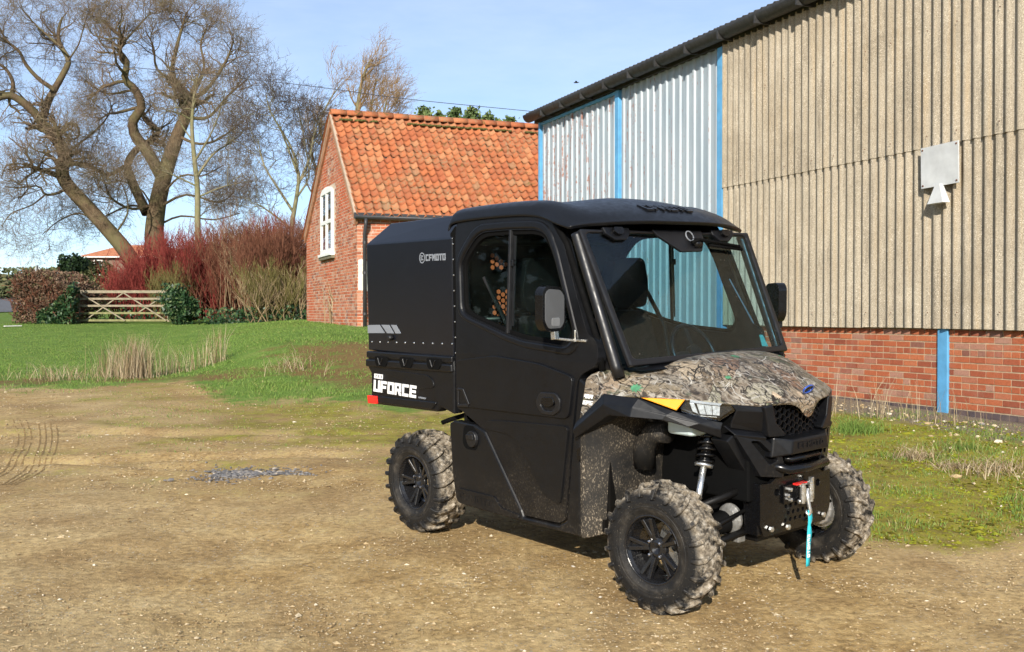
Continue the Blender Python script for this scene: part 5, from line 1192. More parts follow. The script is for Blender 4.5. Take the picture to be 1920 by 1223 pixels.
# ---- wheels
def make_wheel(w, steer):
    """wheel turned about its own y axis, outer face towards -y"""
    t = MB(); Rb = .298
    prof = [(-w*.36, .158), (-w*.43, .168), (-w*.485, .195), (-w*.50, .228), (-w*.475, .262), (-w*.40, .287), (-w*.22, .296), (0, .299), (w*.22, .296), (w*.40, .287), (w*.475, .262), (w*.50, .228), (w*.485, .195), (w*.43, .168), (w*.36, .158)]
    t.lathe(prof, 64)
    t.lathe([(-w*.497, .205), (-w*.512, .209), (-w*.497, .213)], 64)
    t.lathe([(w*.497, .205), (w*.512, .209), (w*.497, .213)], 64)
    def lug(path, wd, ht):
        v = []; f = []
        for i, (a, r, th, nrm) in enumerate(path):
            k = 1.0 - .25 * (i == len(path) - 1)
            for s_, top in ((-1, 0), (-1, 1), (1, 1), (1, 0)):
                dth = s_ * (wd * (.72 if top else 1.0) * k) / .30 / 2
                rr_ = r + (ht * nrm[1] if top else -.006 * nrm[1]); aa = a + (ht * nrm[0] if top else -.006 * nrm[0])
                v.append((rr_ * math.cos(th + dth), aa, rr_ * math.sin(th + dth)))
        n = len(path)
        for i in range(n - 1):
            for q in range(3): f.append((i*4+q, i*4+q+1, (i+1)*4+q+1, (i+1)*4+q))
        f.append((0, 1, 2, 3)); f.append(((n-1)*4+3, (n-1)*4+2, (n-1)*4+1, (n-1)*4)); t.add(v, f)
    NL = 21
    for k in range(NL):
        for s_ in (-1, 1):
            th = 2 * math.pi * (k + (.5 if s_ > 0 else 0)) / NL; jit = random.uniform(-.003, .003)
            long_ = k % 2 == 0
            p = [(s_ * w * (.02 if long_ else .12), .299, th + .16, (0, 1)), (s_ * w * .20, .297, th + .085, (0, 1)), (s_ * w * .36, .290, th + .02, (s_ * .3, .95)), (s_ * w * .455, .274, th, (s_ * .7, .7)), (s_ * w * .492, .246 if long_ else .252, th + .0, (s_ * .9, .25))]
            lug(p, .030, .020 + jit)
    rim = MB()
    rim.lathe([(-w*.40, .158), (-w*.435, .160), (-w*.44, .168), (-w*.42, .170), (-w*.36, .164), (-w*.30, .152), (-w*.05, .140), (w*.3, .146), (w*.40, .165), (w*.42, .168)], 48)
    rim.lathe([(-w*.40, .158), (-w*.33, .150), (-w*.06, .138)], 48)
    disc_a = -w * .22
    rim.lathe([(disc_a + .006, .001), (disc_a - .012, .028), (disc_a - .004, .055), (disc_a + .018, .058), (disc_a + .018, .001)], 28)
    for k in range(5):
        th = 2 * math.pi * k / 5 + .3
        for dd in (-.17, .17):
            c, s_ = math.cos(th + dd), math.sin(th + dd); c2, s2 = math.cos(th + dd * .55), math.sin(th + dd * .55)
            rim.bar((.045 * c2, disc_a + .0, .045 * s2), (.152 * c, disc_a - .025, .152 * s_), .020, .026, up=(0, 1, 0))
        rim.bar((.05 * math.cos(th), disc_a + .012, .05 * math.sin(th)), (.148 * math.cos(th), disc_a - .006, .148 * math.sin(th)), .045, .012, up=(0, 1, 0))
    nuts = MB()
    for k in range(4):
        th = 2 * math.pi * k / 4 + .5; nuts.lathe([(0, .001), (0, .009), (-.02, .008), (-.024, .001)], 6, Matrix.Translation((.045 * math.cos(th), disc_a - .006, .045 * math.sin(th))))
    return t.mesh('tyre', smooth=False), rim.mesh('rim', smooth=False), nuts.mesh('wheel_nut')
WRIM = simple('wheel_black', (0.010, 0.010, 0.011), 0.28, var=0.2, scale=20, coat=0.2)
NUT = simple('wheel_nut_steel', (0.35, 0.35, 0.36), 0.25, 0.9)
fmesh = make_wheel(.205, 0); rmesh = make_wheel(.25, 0)
for (x, y, ms, steer) in ((0, -.613, rmesh, 0), (0, .613, rmesh, 0), (1.993, -.648, fmesh, 3), (1.993, .648, fmesh, 2)):
    wl_ = empty('wheel', (x, y, .312), (0, random.uniform(0, 6), R(steer)), parent=veh)
    rz = R(steer) + (math.pi if y > 0 else 0)
    wl_.rotation_mode = 'ZYX' if False else 'XYZ'
    wl_.rotation_euler = (0, random.uniform(-.5, .5), rz)
    for me, nm, mt in zip(ms, ('tyre', 'rim', 'wheel_nuts'), (TYRE, WRIM, NUT)):
        if not me.materials: me.materials.append(mt)
        o = link_mesh(nm, me, wl_)
        if nm != 'wheel_nuts': bevel(o, .003, 1, 35)
        else: tag(o, kind='stuff')
# ------------------------------------------------------------------ plants
def frames(P):
    T = np.empty_like(P); T[:, 1:-1] = P[:, 2:] - P[:, :-2]; T[:, 0] = P[:, 1] - P[:, 0]; T[:, -1] = P[:, -1] - P[:, -2]
    T /= np.linalg.norm(T, axis=-1, keepdims=True) + 1e-9
    m = T.mean(1); ref = np.where(np.abs(m[:, 2:3]) > .8, np.array([[1., 0, 0]]), np.array([[0., 0, 1.]]))
    A = np.cross(T, ref[:, None, :]); A /= np.linalg.norm(A, axis=-1, keepdims=True) + 1e-9
    return T, A, np.cross(T, A)
def tube_arrays(P, Rr, sides):
    """P (K,N,3), Rr (K,N) -> verts, quads"""
    K, N, _ = P.shape; T, A, B = frames(P); th = np.arange(sides) * 2 * np.pi / sides
    V = P[:, :, None, :] + Rr[:, :, None, None] * (A[:, :, None, :] * np.cos(th)[None, None, :, None] + B[:, :, None, :] * np.sin(th)[None, None, :, None])
    base = (np.arange(K) * N * sides)[:, None, None]; i = np.arange(N - 1)[None, :, None] * sides; k = np.arange(sides)[None, None, :]; k2 = (k + 1) % sides
    a = base + i + k; b = base + i + k2
    Fq = np.stack([a, b, b + sides, a + sides], -1).reshape(-1, 4)
    return V.reshape(-1, 3), Fq
class Wood:
    def __init__(s): s.V = []; s.F = []; s.n = 0
    def add(s, P, Rr, sides):
        if len(P) == 0: return
        V, Fq = tube_arrays(P, Rr, sides); s.V.append(V); s.F.append(Fq + s.n); s.n += len(V)
    def build(s, name, mat, parent):
        return mesh_arrays(name, np.concatenate(s.V), np.concatenate(s.F), mat, parent, smooth=True)
def unit(v): return v / (np.linalg.norm(v, axis=-1, keepdims=True) + 1e-9)
def spawn(P, Rr, per, N, L, Lvar, rfac, spread, up, wig, tmin=.15, rmin=.004, droop=0.0, wind=(0, 0, 0)):
    """children for every path in P: per of them, N points each"""
    K, n, _ = P.shape; k = np.repeat(np.arange(K), per); t = RNG.uniform(tmin, 1.0, len(k)) ** .85 * (n - 1); i = np.minimum(t.astype(int), n - 2); f = (t - i)[:, None]
    st = P[k, i] * (1 - f) + P[k, i + 1] * f; tan = unit(P[k, i + 1] - P[k, i]); r0 = (Rr[k, i] * (1 - f[:, 0]) + Rr[k, i + 1] * f[:, 0]) * rfac
    rv = RNG.normal(size=(len(k), 3)); rv = unit(rv - tan * (rv * tan).sum(1, keepdims=True))
    d = unit(tan * RNG.uniform(.35, 1.0, (len(k), 1)) + rv * spread + np.array([0, 0, up]))
    ln = L * RNG.uniform(1 - Lvar, 1 + Lvar, len(k)) * (1 - .35 * t / (n - 1))
    out = np.empty((len(k), N, 3)); out[:, 0] = st
    for j in range(1, N):
        d = unit(d + RNG.normal(size=d.shape) * wig + np.array([0, 0, up * .35 - droop * j]) + np.array(wind)); out[:, j] = out[:, j - 1] + d * (ln / (N - 1))[:, None]
    r0 = np.maximum(r0, rmin); R_ = r0[:, None] * np.linspace(1, .45, N)[None, :]
    return out, np.maximum(R_, rmin * .6)
def smooth_path(pts, n):
    """Catmull-Rom through traced points"""
    p = np.array(pts, float); p = np.vstack([2 * p[0] - p[1], p, 2 * p[-1] - p[-2]]); out = []
    for u in np.linspace(0, len(pts) - 1.0001, n):
        i = int(u); t = u - i; a, b, c, d = p[i:i + 4]
        out.append(.5 * (2 * b + (c - a) * t + (2 * a - 5 * b + 4 * c - d) * t**2 + (3 * b - a - 3 * c + d) * t**3))
    return np.array(out)
def m_bark(name, a, b_, moss=None):
    m, nt, b = new_mat(name); g = NG(nt); c = g.coord()
    col = g.ramp(g.noise(g.mapping(c, (3, 3, 1)), 4, 5, .65), [(0.3, a), (0.7, b_)])
    if moss: col = g.mix(g.rng(g.noise(c, 1.3, 4), .45, .62, 0, .7), col, moss)
    g.l(col, b.inputs['Base Color']); b.inputs['Roughness'].default_value = 0.95; b.inputs['Specular IOR Level'].default_value = 0.1
    return m
BARK_OAK = m_bark('oak_bark', (0.062, 0.043, 0.027), (0.155, 0.11, 0.068), (0.13, 0.115, 0.055))
BARK_TWIG = m_bark('oak_twig', (0.13, 0.09, 0.062), (0.235, 0.175, 0.12), (0.17, 0.15, 0.085))
BARK_PALE = m_bark('pale_bark', (0.14, 0.12, 0.07), (0.27, 0.24, 0.15), (0.18, 0.18, 0.08))
def limb(px, depth, r0, r1, n, dz=None):
    pts = [at(x, y, depth + (0 if dz is None else dz * i)) for i, (x, y) in enumerate(px)]
    return smooth_path(pts, n), np.linspace(r0, r1, n) * .9
def big_tree(name, label, limbs, mats, counts, lens, group='bare trees behind the gate', wig=.30, up=.10, rmin=.0062):
    base = limbs[0][0][0]; root = empty(name, base); tag(root, label, 'tree', group)
    tw = Wood(); sh = base[None, None, :]
    groups = {}
    P0 = []; R0 = []
    N0 = 16
    for P, Rr in limbs:
        t = np.linspace(0, 1, N0); s = np.linspace(0, 1, len(P))
        Q = np.stack([np.interp(t, s, P[:, k]) for k in range(3)], 1); P0.append(Q); R0.append(np.interp(t, s, Rr))
    P0 = np.array(P0); R0 = np.array(R0)
    trunk = Wood()
    for P, Rr in limbs: trunk.add(P[None] - sh, Rr[None], 10)
    P, Rr = P0, R0; crown = Wood()
    for lv, (per, L) in enumerate(zip(counts, lens)):
        N = (7, 6, 5, 4)[min(lv, 3)]; sides = (6, 4, 3, 3)[min(lv, 3)]
        P, Rr = spawn(P, Rr, per, N, L, .4, (.5, .55, .55, .6)[min(lv, 3)], (.85, .9, .9, .8)[min(lv, 3)], up, wig if lv < 2 else wig * .7, tmin=.45 if lv == 0 else .12, rmin=rmin)
        if lv == 0: trunk.add(P - sh, Rr, sides); trunk.build('trunk', mats[0], root)
        else: crown.add(P - sh, Rr, sides)
    crown.build('crown', mats[1], root)
    return root
D = 52.0
oakL = [limb([(262, 545), (250, 495), (232, 465), (214, 443), (169, 392), (133, 353), (118, 326), (122, 290), (106, 259), (80, 231)], D, .46, .30, 26),
        limb([(80, 231), (63, 208), (24, 180), (-14, 186), (-60, 170)], D, .27, .12, 14, -.5),
        limb([(80, 231), (90, 196), (104, 169), (122, 137), (131, 114), (118, 90), (112, 70), (114, 50), (120, 34)], D, .24, .06, 20, .3),
        limb([(104, 169), (75, 149), (51, 122), (39, 98), (16, 78), (0, 50)], D, .13, .05, 14, -.3),
        limb([(24, 180), (27, 157), (16, 133), (-2, 118), (-30, 90)], D, .13, .05, 12, .4),
        limb([(110, 330), (90, 322), (75, 318), (47, 308)], D, .16, .11, 8, -.6),
        limb([(128, 352), (110, 362), (86, 365), (74, 349), (40, 352), (10, 350)], D, .09, .03, 12, -.5),
        limb([(118, 250), (128, 232), (146, 236), (150, 254), (136, 262), (122, 250)], D, .08, .04, 12, -.3),
        limb([(120, 290), (160, 262), (196, 230), (214, 196)], D, .08, .03, 10, .6),
        limb([(86, 365), (60, 385), (22, 400), (4, 425)], D, .05, .02, 10, -.4), limb([(190, 420), (150, 400), (110, 415), (80, 440)], D, .06, .02, 10, .5), limb([(214, 443), (240, 400), (236, 360), (220, 330)], D, .06, .02, 10, -.5),
        limb([(90, 196), (60, 196), (30, 170), (6, 172)], D, .06, .03, 8, .5),
        limb([(118, 90), (90, 66), (62, 40), (40, 14)], D, .06, .03, 10, .4), limb([(131, 114), (150, 84), (160, 50), (170, 20)], D, .05, .02, 10, -.4)]
big_tree('oak_tree', 'leaning bare oak at the left edge with a crooked bent trunk', oakL, (BARK_OAK, BARK_TWIG), (9, 6, 6, 3), (2.3, 1.45, .9, .5))
D = 54.0
oakC = [limb([(292, 470), (290, 432), (298, 373), (314, 314), (334, 255), (349, 220), (359, 188), (330, 157), (324, 130)], D, .58, .16, 28),
        limb([(308, 340), (279, 286), (255, 255), (251, 228), (267, 200), (255, 169), (236, 149), (240, 118), (224, 94), (236, 78), (212, 56), (196, 40)], D, .36, .06, 26, -.3),
        limb([(276, 400), (251, 345), (240, 310), (259, 279), (298, 251), (267, 216)], D, .30, .12, 18, .5),
        limb([(240, 310), (205, 328), (181, 318), (153, 310)], D, .14, .05, 10, -.8),
        limb([(324, 130), (334, 86), (345, 47), (352, 24)], D, .13, .04, 10, .2),
        limb([(359, 188), (392, 165), (424, 118), (440, 78)], D, .14, .04, 12, -.4),
        limb([(349, 220), (392, 220), (432, 177), (465, 150)], D, .12, .04, 12, .6),
        limb([(267, 200), (222, 212), (206, 214), (180, 230)], D, .10, .03, 9, -.5),
        limb([(255, 169), (200, 176), (160, 150)], D, .08, .03, 9, .5),
        limb([(236, 78), (262, 50), (286, 24)], D, .07, .03, 9, .6), limb([(330, 157), (296, 130), (290, 90), (276, 60)], D, .09, .03, 10, -.3),
        limb([(334, 255), (372, 270), (410, 262), (452, 230)], D, .10, .03, 12, -.6), limb([(224, 94), (196, 86), (180, 60)], D, .06, .03, 9, .4),
        limb([(300, 380), (250, 392), (210, 372), (200, 350)], D, .10, .04, 10, -.7), limb([(296, 400), (250, 385), (205, 402), (170, 420)], D, .08, .03, 10, .6), limb([(296, 390), (350, 365), (410, 380), (440, 360)], D, .08, .03, 10, -.6), limb([(292, 425), (340, 405), (400, 412), (450, 400)], D, .07, .03, 10, .6), limb([(300, 370), (340, 330), (380, 330), (420, 310)], D, .07, .03, 10, -.8), limb([(294, 410), (270, 360), (230, 340), (200, 345)], D, .06, .03, 10, .5), limb([(359, 188), (384, 130), (378, 84), (390, 52)], D, .10, .03, 12, .4)]
big_tree('oak_tree', 'broad bare oak with twisting limbs behind the red dogwood', oakC, (BARK_OAK, BARK_TWIG), (9, 6, 6, 3), (2.3, 1.45, .9, .5))
D = 47.0
slim = [limb([(372, 470), (371, 416), (371, 353), (365, 294), (361, 235), (365, 188), (372, 140)], D, .17, .05, 18),
        limb([(371, 330), (400, 290), (430, 270), (456, 250)], D, .07, .02, 10, .4), limb([(368, 300), (392, 260), (410, 220), (424, 170)], D, .06, .02, 10, -.4), limb([(366, 270), (340, 230), (330, 190)], D, .05, .02, 9, .4), limb([(371, 350), (330, 330), (300, 318)], D, .05, .02, 9, -.4), limb([(371, 370), (420, 350), (470, 340)], D, .05, .02, 9, .5)]
big_tree('bare_tree', 'slim pale bare tree between the oak and the brick cottage', slim, (BARK_PALE, BARK_TWIG), (10, 5, 5, 2), (1.9, 1.2, .75, .45))
D = 42.0
twg = [limb([(545, 470), (548, 420), (556, 372), (560, 330), (548, 280), (520, 230)], D, .13, .03, 14), limb([(552, 400), (520, 350), (496, 310), (484, 260)], D, .07, .02, 10, .3), limb([(558, 350), (580, 300), (588, 260), (600, 220)], D, .07, .02, 10, .3), limb([(560, 330), (530, 250), (508, 210), (500, 180)], D, .05, .02, 10, -.3), limb([(548, 430), (510, 400), (480, 380)], D, .06, .02, 9, -.3), limb([(556, 372), (580, 330), (572, 270), (560, 200)], D, .05, .02, 10, .2)]
big_tree('bare_tree', 'spreading bare tree close beside the cottage gable', twg, (BARK_PALE, m_bark('dark_twig', (.07, .055, .045), (.13, .10, .08))), (8, 6, 5, 2), (2.0, 1.2, .75, .4))
# feathery yellow-brown tree rising behind the cottage roof, blown to one side
D = 46.0
wil = [limb([(640, 460), (645, 380), (655, 300), (668, 220), (680, 150), (696, 112)], D, .22, .03, 18), limb([(650, 340), (620, 290), (600, 240), (618, 190), (640, 160)], D, .10, .02, 12, .3), limb([(652, 320), (700, 270), (718, 220), (726, 186)], D, .09, .02, 12, -.3), limb([(655, 300), (690, 240), (700, 180), (710, 140)], D, .08, .02, 12, .4), limb([(640, 380), (604, 340), (584, 290), (590, 250)], D, .08, .02, 10, -.4), limb([(648, 360), (730, 310), (738, 250), (742, 216)], D, .06, .02, 10, .3), limb([(640, 400), (600, 380), (575, 340), (578, 300)], D, .06, .02, 10, .4)]
root = empty('willow_tree', wil[0][0][0]); tag(root, 'feathery golden brown willow rising behind the cottage roof', 'tree', 'bare trees behind the gate')
sh = wil[0][0][0][None, None, :]; tr = Wood()
for P, Rr in wil: tr.add(P[None] - sh, Rr[None], 8)
tr.build('trunk', BARK_PALE, root)
P0 = np.array([np.stack([np.interp(np.linspace(0, 1, 12), np.linspace(0, 1, len(P)), P[:, k]) for k in range(3)], 1) for P, _ in wil]); R0 = np.array([np.interp(np.linspace(0, 1, 12), np.linspace(0, 1, len(P)), r) for P, r in wil])
cw = Wood(); P, Rr = spawn(P0, R0, 15, 6, 1.5, .45, .5, .8, .22, .2, tmin=.2, rmin=.010, wind=(.04, 0, .06)); cw.add(P - sh, Rr, 4)
P, Rr = spawn(P, Rr, 7, 5, 1.0, .5, .6, .75, .25, .2, rmin=.008, wind=(.07, 0, .06)); cw.add(P - sh, Rr, 3)
P, Rr = spawn(P, Rr, 5, 4, .6, .5, .7, .7, .2, .2, rmin=.006, wind=(.10, 0, .03)); cw.add(P - sh, Rr, 3)
cw.build('crown', m_bark('willow_twig', (.20, .12, .055), (.36, .25, .13)), root)

# leaf faces scattered through a volume
def leaves(name, C, size, mat, parent, K=None, tone=None, flat=0.0):
    C = np.asarray(C); K = len(C); n = unit(RNG.normal(size=(K, 3)) + np.array([0, -.4, .5])); a = unit(np.cross(n, RNG.normal(size=(K, 3)))); b = np.cross(n, a)
    s = size * RNG.uniform(.6, 1.35, (K, 1)); 
    V = np.stack([C - a * s, C + b * s * .55, C + a * s, C - b * s * .55], 1).reshape(-1, 3)
    Fq = np.arange(K * 4).reshape(-1, 4)
    return mesh_arrays(name, V, Fq, mat, parent, attrs={'tone': np.repeat(RNG.uniform(0, 1, K) if tone is None else tone, 4)})
def m_leaf(name, stops, rough=.6, trans=0.15):
    m, nt, b = new_mat(name); g = NG(nt)
    g.l(g.ramp(g.attr('tone'), stops), b.inputs['Base Color']); b.inputs['Roughness'].default_value = rough; b.inputs['Specular IOR Level'].default_value = .3
    return m
IVY = m_leaf('ivy_leaf', [(0, (.010, .028, .012)), (.5, (.022, .055, .020)), (.85, (.05, .10, .035)), (1, (.14, .17, .07))], .4)
BEECH = m_leaf('beech_leaf', [(0, (.06, .035, .022)), (.5, (.13, .08, .05)), (.85, (.20, .13, .085)), (1, (.10, .11, .04))], .8)
YEW = m_leaf('yew_leaf', [(0, (.008, .02, .008)), (.6, (.018, .042, .014)), (1, (.04, .075, .022))], .7)
CONIF = m_leaf('conifer_leaf', [(0, (.045, .075, .022)), (.5, (.085, .13, .04)), (1, (.16, .20, .07))], .7)
BRAMBLE = m_leaf('bramble_leaf', [(0, (.03, .045, .015)), (.5, (.07, .085, .03)), (.9, (.12, .12, .05)), (1, (.2, .2, .09))], .7)
def m_stem(name, stops):
    m, nt, b = new_mat(name); g = NG(nt); c = g.coord(); g.l(g.ramp(g.noise(c, 3.5, 5, .7), stops), b.inputs['Base Color']); b.inputs['Roughness'].default_value = .8; b.inputs['Specular IOR Level'].default_value = .15; return m
RED = m_stem('red_stem', [(.25, (.08, .018, .015)), (.5, (.21, .036, .030)), (.75, (.30, .08, .058))])
BROWN = m_stem('brown_stem', [(.25, (.05, .021, .013)), (.5, (.15, .06, .036)), (.75, (.24, .12, .07))])
TAN = m_stem('tan_stem', [(.25, (.17, .115, .06)), (.5, (.28, .20, .115)), (.75, (.40, .31, .20))])
OLIVE = m_stem('olive_stem', [(.25, (.07, .06, .02)), (.5, (.14, .12, .04)), (.75, (.24, .21, .09))])
def shrub(name, label, x0, x1, y0, y1, h, n, mat, spread=.35, per=5, twig=.6, rmin=.008, lean=(0, 0), group=None, cat='shrub', hf=None, r=.012):
    """many upright stems from the ground with side twigs; extents in metres"""
    bx_ = RNG.uniform(x0, x1, n); by_ = RNG.uniform(y0, y1, n); bz = ground_np(bx_, by_) - .03
    c = Vector(((x0 + x1) / 2, (y0 + y1) / 2, gz((x0 + x1) / 2, (y0 + y1) / 2)))
    root = empty(name, c); tag(root, label, cat, group); sh = np.array(c)
    hh = h * RNG.uniform(.6, 1.05, n)
    if hf is not None: hh = hh * hf((bx_ - x0) / (x1 - x0))
    N = 6; d = unit(np.stack([RNG.normal(lean[0], spread, n), RNG.normal(lean[1], spread, n), np.ones(n)], 1)); P = np.empty((n, N, 3)); P[:, 0] = np.stack([bx_, by_, bz], 1)
    for j in range(1, N):
        d = unit(d + RNG.normal(size=d.shape) * .10 + np.array([0, 0, .12])); P[:, j] = P[:, j - 1] + d * (hh / (N - 1))[:, None]
    Rr = r * RNG.uniform(.6, 1.5, n)[:, None] * np.linspace(1.2, .5, N)[None]
    w = Wood(); w.add(P - sh, Rr, 4); w.build('stems', mat, root)
    w = Wood(); Q, Rq = spawn(P, Rr, per, 4, twig, .5, .7, .55, .35, .12, tmin=.2, rmin=rmin); w.add(Q - sh, Rq, 3)
    Q, Rq = spawn(Q, Rq, 3, 3, twig * .6, .5, .8, .6, .3, .15, rmin=rmin * .8); w.add(Q - sh, Rq, 3); w.build('twigs', mat, root)
    return root
def X(px, Y): return (px - 960) / FPX * Y
shrub('dogwood_shrub', 'large bright red stemmed dogwood behind the wooden gate', X(228, 43), X(436, 43), 41.5, 45.0, 3.6, 620, RED, .22, 7, .75, .008, hf=lambda t: .38 + .62 * np.sin(np.clip(t * 1.5 + .1, 0, 1) * math.pi * .5))
shrub('dogwood_shrub', 'smaller red dogwood clump high in the thicket near the cottage', X(495, 41), X(548, 41), 40, 42.5, 3.9, 130, RED, .12, 7, .7, .008, group=None)
shrub('thicket', 'tangled brown leafless thicket right of the red dogwood', X(425, 43), X(510, 43), 41, 45, 3.7, 320, BROWN, .36, 9, .9, .009)
shrub('thicket', 'brown bare thicket crowding the cottage gable corner', X(480, 39), X(590, 39), 37.2, 41, 3.5, 330, BROWN, .40, 9, .8, .009)
shrub('tall_stems', 'pale tan tall stems standing above the thicket', X(405, 40.5), X(470, 40.5), 39.6, 41, 4.2, 14, TAN, .18, 7, .9, .008)
shrub('tall_stems', 'tan arching stems low in front of the thicket', X(470, 36), X(585, 36), 35, 37, 1.7, 40, TAN, .6, 4, .7, .009)
shrub('bramble_bush', 'olive green bramble bush arching before the brown thicket', X(480, 36.4), X(560, 36.4), 35.4, 37.2, 2.2, 60, OLIVE, .6, 7, .6, .009)
shrub('golden_willow', 'yellow olive stems growing low in front of the dogwood', X(300, 41), X(345, 41), 40, 41.6, 2.1, 90, OLIVE, .22, 6, .5, .008)
for (a, b_, yy, hh, n_l, lab) in ((236, 300, 42, .9, 500, 'low green ground ivy under the red dogwood'), (390, 585, 36.5, .55, 1500, 'low green ivy carpet along the foot of the thicket')):
    xs = RNG.uniform(X(a, yy), X(b_, yy), n_l); ysq = RNG.uniform(yy - 1.2, yy + .8, n_l); zs = ground_np(xs, ysq) + RNG.uniform(0, 1, n_l)**2 * hh
    o = leaves('ground_ivy', np.stack([xs, ysq, zs], 1), .07, IVY, None); tag(o, lab, kind='stuff')
# clipped hedge left of the gate
def hedge_points(n, x0, x1, y0, y1, top):
    xs = RNG.uniform(x0, x1, n); yy = y0 + (y1 - y0) * RNG.uniform(0, 1, n)**1.8; zz = RNG.uniform(0, 1, n)**.8 * top((xs - x0) / (x1 - x0)); return np.stack([xs, yy, ground_np(xs, yy) + zz], 1)
hx0, hx1 = X(32, 38), X(142, 38)
htop = lambda t: 1.95 - .25 * (1 - np.clip(t * 6, 0, 1)) - .75 * np.clip((t - .55) / .45, 0, 1)**1.2
hed = empty('hedge', ((hx0 + hx1) / 2, 38.5, gz((hx0 + hx1) / 2, 38.5))); tag(hed, 'clipped brown beech hedge with ivy left of the gate', 'hedge'); ho = np.array(hed.location)
pts = hedge_points(15000, hx0, hx1, 37.6, 41, htop); leaves('foliage', pts - ho, .055, BEECH, hed)
ip = hedge_points(2600, X(72, 37.5), X(139, 37.5), 37.35, 38.1, lambda t: .45 + 1.1 * t**1.5); leaves('ivy', ip - ho, .07, IVY, hed)
sp_ = hedge_points(900, hx0, hx1, 37.5, 40.5, lambda t: htop(t) - .3); Pst = np.repeat(sp_[:, None, :], 3, 1); dd = unit(RNG.normal(size=(900, 3)) + np.array([0, -.3, .9])); Pst[:, 1] += dd * .22; Pst[:, 2] += dd * .45 + RNG.normal(size=(900, 3)) * .05
w = Wood(); w.add(Pst - ho, np.full((900, 3), .010), 3); w.build('twigs', BROWN, hed)
# ivy-clad gate post
ivc = at(336, 600, 37.6); iv = empty('ivy_bush', (ivc.x, ivc.y, gz(ivc.x, ivc.y))); tag(iv, 'dark ivy clump smothering the right hand gate post', 'ivy'); io = np.array(iv.location)
u = unit(RNG.normal(size=(5200, 3))) * (RNG.uniform(.35, 1, (5200, 1))**.5) * (1 + .15 * np.sin(np.arange(5200) * .37))[:, None]
kk = np.array([mnoise.noise(Vector(q) * 2.6) + .5 * mnoise.noise(Vector(q) * 6) for q in u]); u = u * (1 + .55 * kk)[:, None]; C = u * np.array([.58, .5, .66]) + np.array([0, 0, .66]); C[:, 0] -= .25 * (C[:, 2] - .7); leaves('foliage', C, .065, IVY, iv)
# yew by the far house
def blob_tree(name, label, c, rad, n, size, mat, trunk_h, cat='tree', group=None, cone=False):
    root = empty(name, c); tag(root, label, cat, group)
    if cone:
        t = RNG.uniform(0, 1, n)**.8; a = RNG.uniform(0, 6.283, n); layer = .35 + .65 * np.abs(np.sin(t * 17 + c[0])) * (.6 + .4 * np.sin(a * 3 + t * 23 + c[0])); r = rad[0] * (1 - t)**.8 * np.sqrt(RNG.uniform(.05, 1, n)) * layer
        C = np.stack([r * np.cos(a), r * np.sin(a), trunk_h + t * rad[2] - r * .25], 1) + RNG.normal(0, .09, (n, 3)) * np.array([1.3, 1.3, .8])
    else:
        u = unit(RNG.normal(size=(n, 3))) * RNG.uniform(.4, 1, (n, 1))**.5
        k = np.array([mnoise.noise(Vector(q) * 2.3 + Vector(c)) for q in u]); u *= (1 + .35 * k)[:, None]; C = u * np.array(rad) + np.array([0, 0, rad[2] * .9 + trunk_h])
    leaves('crown', C, size, mat, root); w = Wood(); H = trunk_h + rad[2]; w.add(np.array([[(0, 0, -.2), (.02, 0, H * .4), (0, .02, H * .92)]]), np.array([[.16, .11, .03]]), 7); w.build('trunk', BARK_OAK, root); return root
yc = at(142, 560, 58); blob_tree('yew_tree', 'dark evergreen yew beside the distant tiled house', (yc.x, yc.y, gz(yc.x, yc.y)), (1.05, 1.0, 1.45), 6500, .10, YEW, .25)
yc = at(186, 560, 56); blob_tree('holly_bush', 'small brown green bush right of the dark yew', (yc.x, yc.y, gz(yc.x, yc.y)), (1.15, .8, 1.25), 5200, .09, BRAMBLE, .1, 'bush')
for k, (px_, py_, hh) in enumerate(((795, 204, 1.0), (823, 214, .8), (852, 208, .9), (885, 206, 1.0), (917, 216, .8), (956, 222, .8))):
    top = at(px_, py_, 44); blob_tree('conifer_tree', ('dark conifer tip nearest the willow above the cottage ridge', 'second conifer tip along the cottage ridge, short', 'third conifer tip along the cottage ridge, narrow', 'fourth conifer tip along the cottage ridge, broad', 'fifth conifer tip along the cottage ridge, sparse', 'conifer tip closest to the barn gutter')[k], (top.x, 44, gz(top.x, 44)), (1.7 + hh * .9 + .5 * math.sin(k * 2.1), 1.9, 2.6 + .7 * math.sin(k * 1.7)), 1500, .10, CONIF, top.z - gz(top.x, 44) - (2.6 + .7 * math.sin(k * 1.7)), group='conifer tips above the roof', cone=True)
# far hedgerow and woods
FARH = m_leaf('far_hedge', [(0, (.05, .045, .025)), (.5, (.085, .075, .04)), (1, (.12, .12, .055))], .9)
n = 14000; xs = RNG.uniform(-130, -30, n); yq = 128 + RNG.normal(0, 3, n) + xs * .15; zs = ground_np(xs, yq) + RNG.uniform(0, 1, n)**.7 * (1.9 + .4 * np.sin(xs * .3))
o = leaves('far_hedgerow', np.stack([xs, yq, zs], 1), .45, FARH, None); tag(o, 'distant brown hedgerow along the skyline', kind='stuff')
n = 5000; xs = RNG.uniform(X(-60, 75), X(260, 75), n); yq = 78 + RNG.normal(0, 2, n); zs = ground_np(xs, yq) + RNG.uniform(0, 1, n)**.7 * np.where(xs < X(30, 78), .9, 2.3)
o = leaves('far_scrub', np.stack([xs, yq, zs], 1), .16, BRAMBLE, None); tag(o, 'olive green scrub beyond the clipped hedge', kind='stuff')
n = 14000; xs = RNG.uniform(X(235, 60), X(720, 60), n); yq = 60 + RNG.normal(0, 1.6, n); zs = ground_np(xs, yq) + RNG.uniform(0, 1, n)**.8 * (3.1 + .6 * np.sin(xs * .7)) * sstep(X(225, 60), X(330, 60), xs)
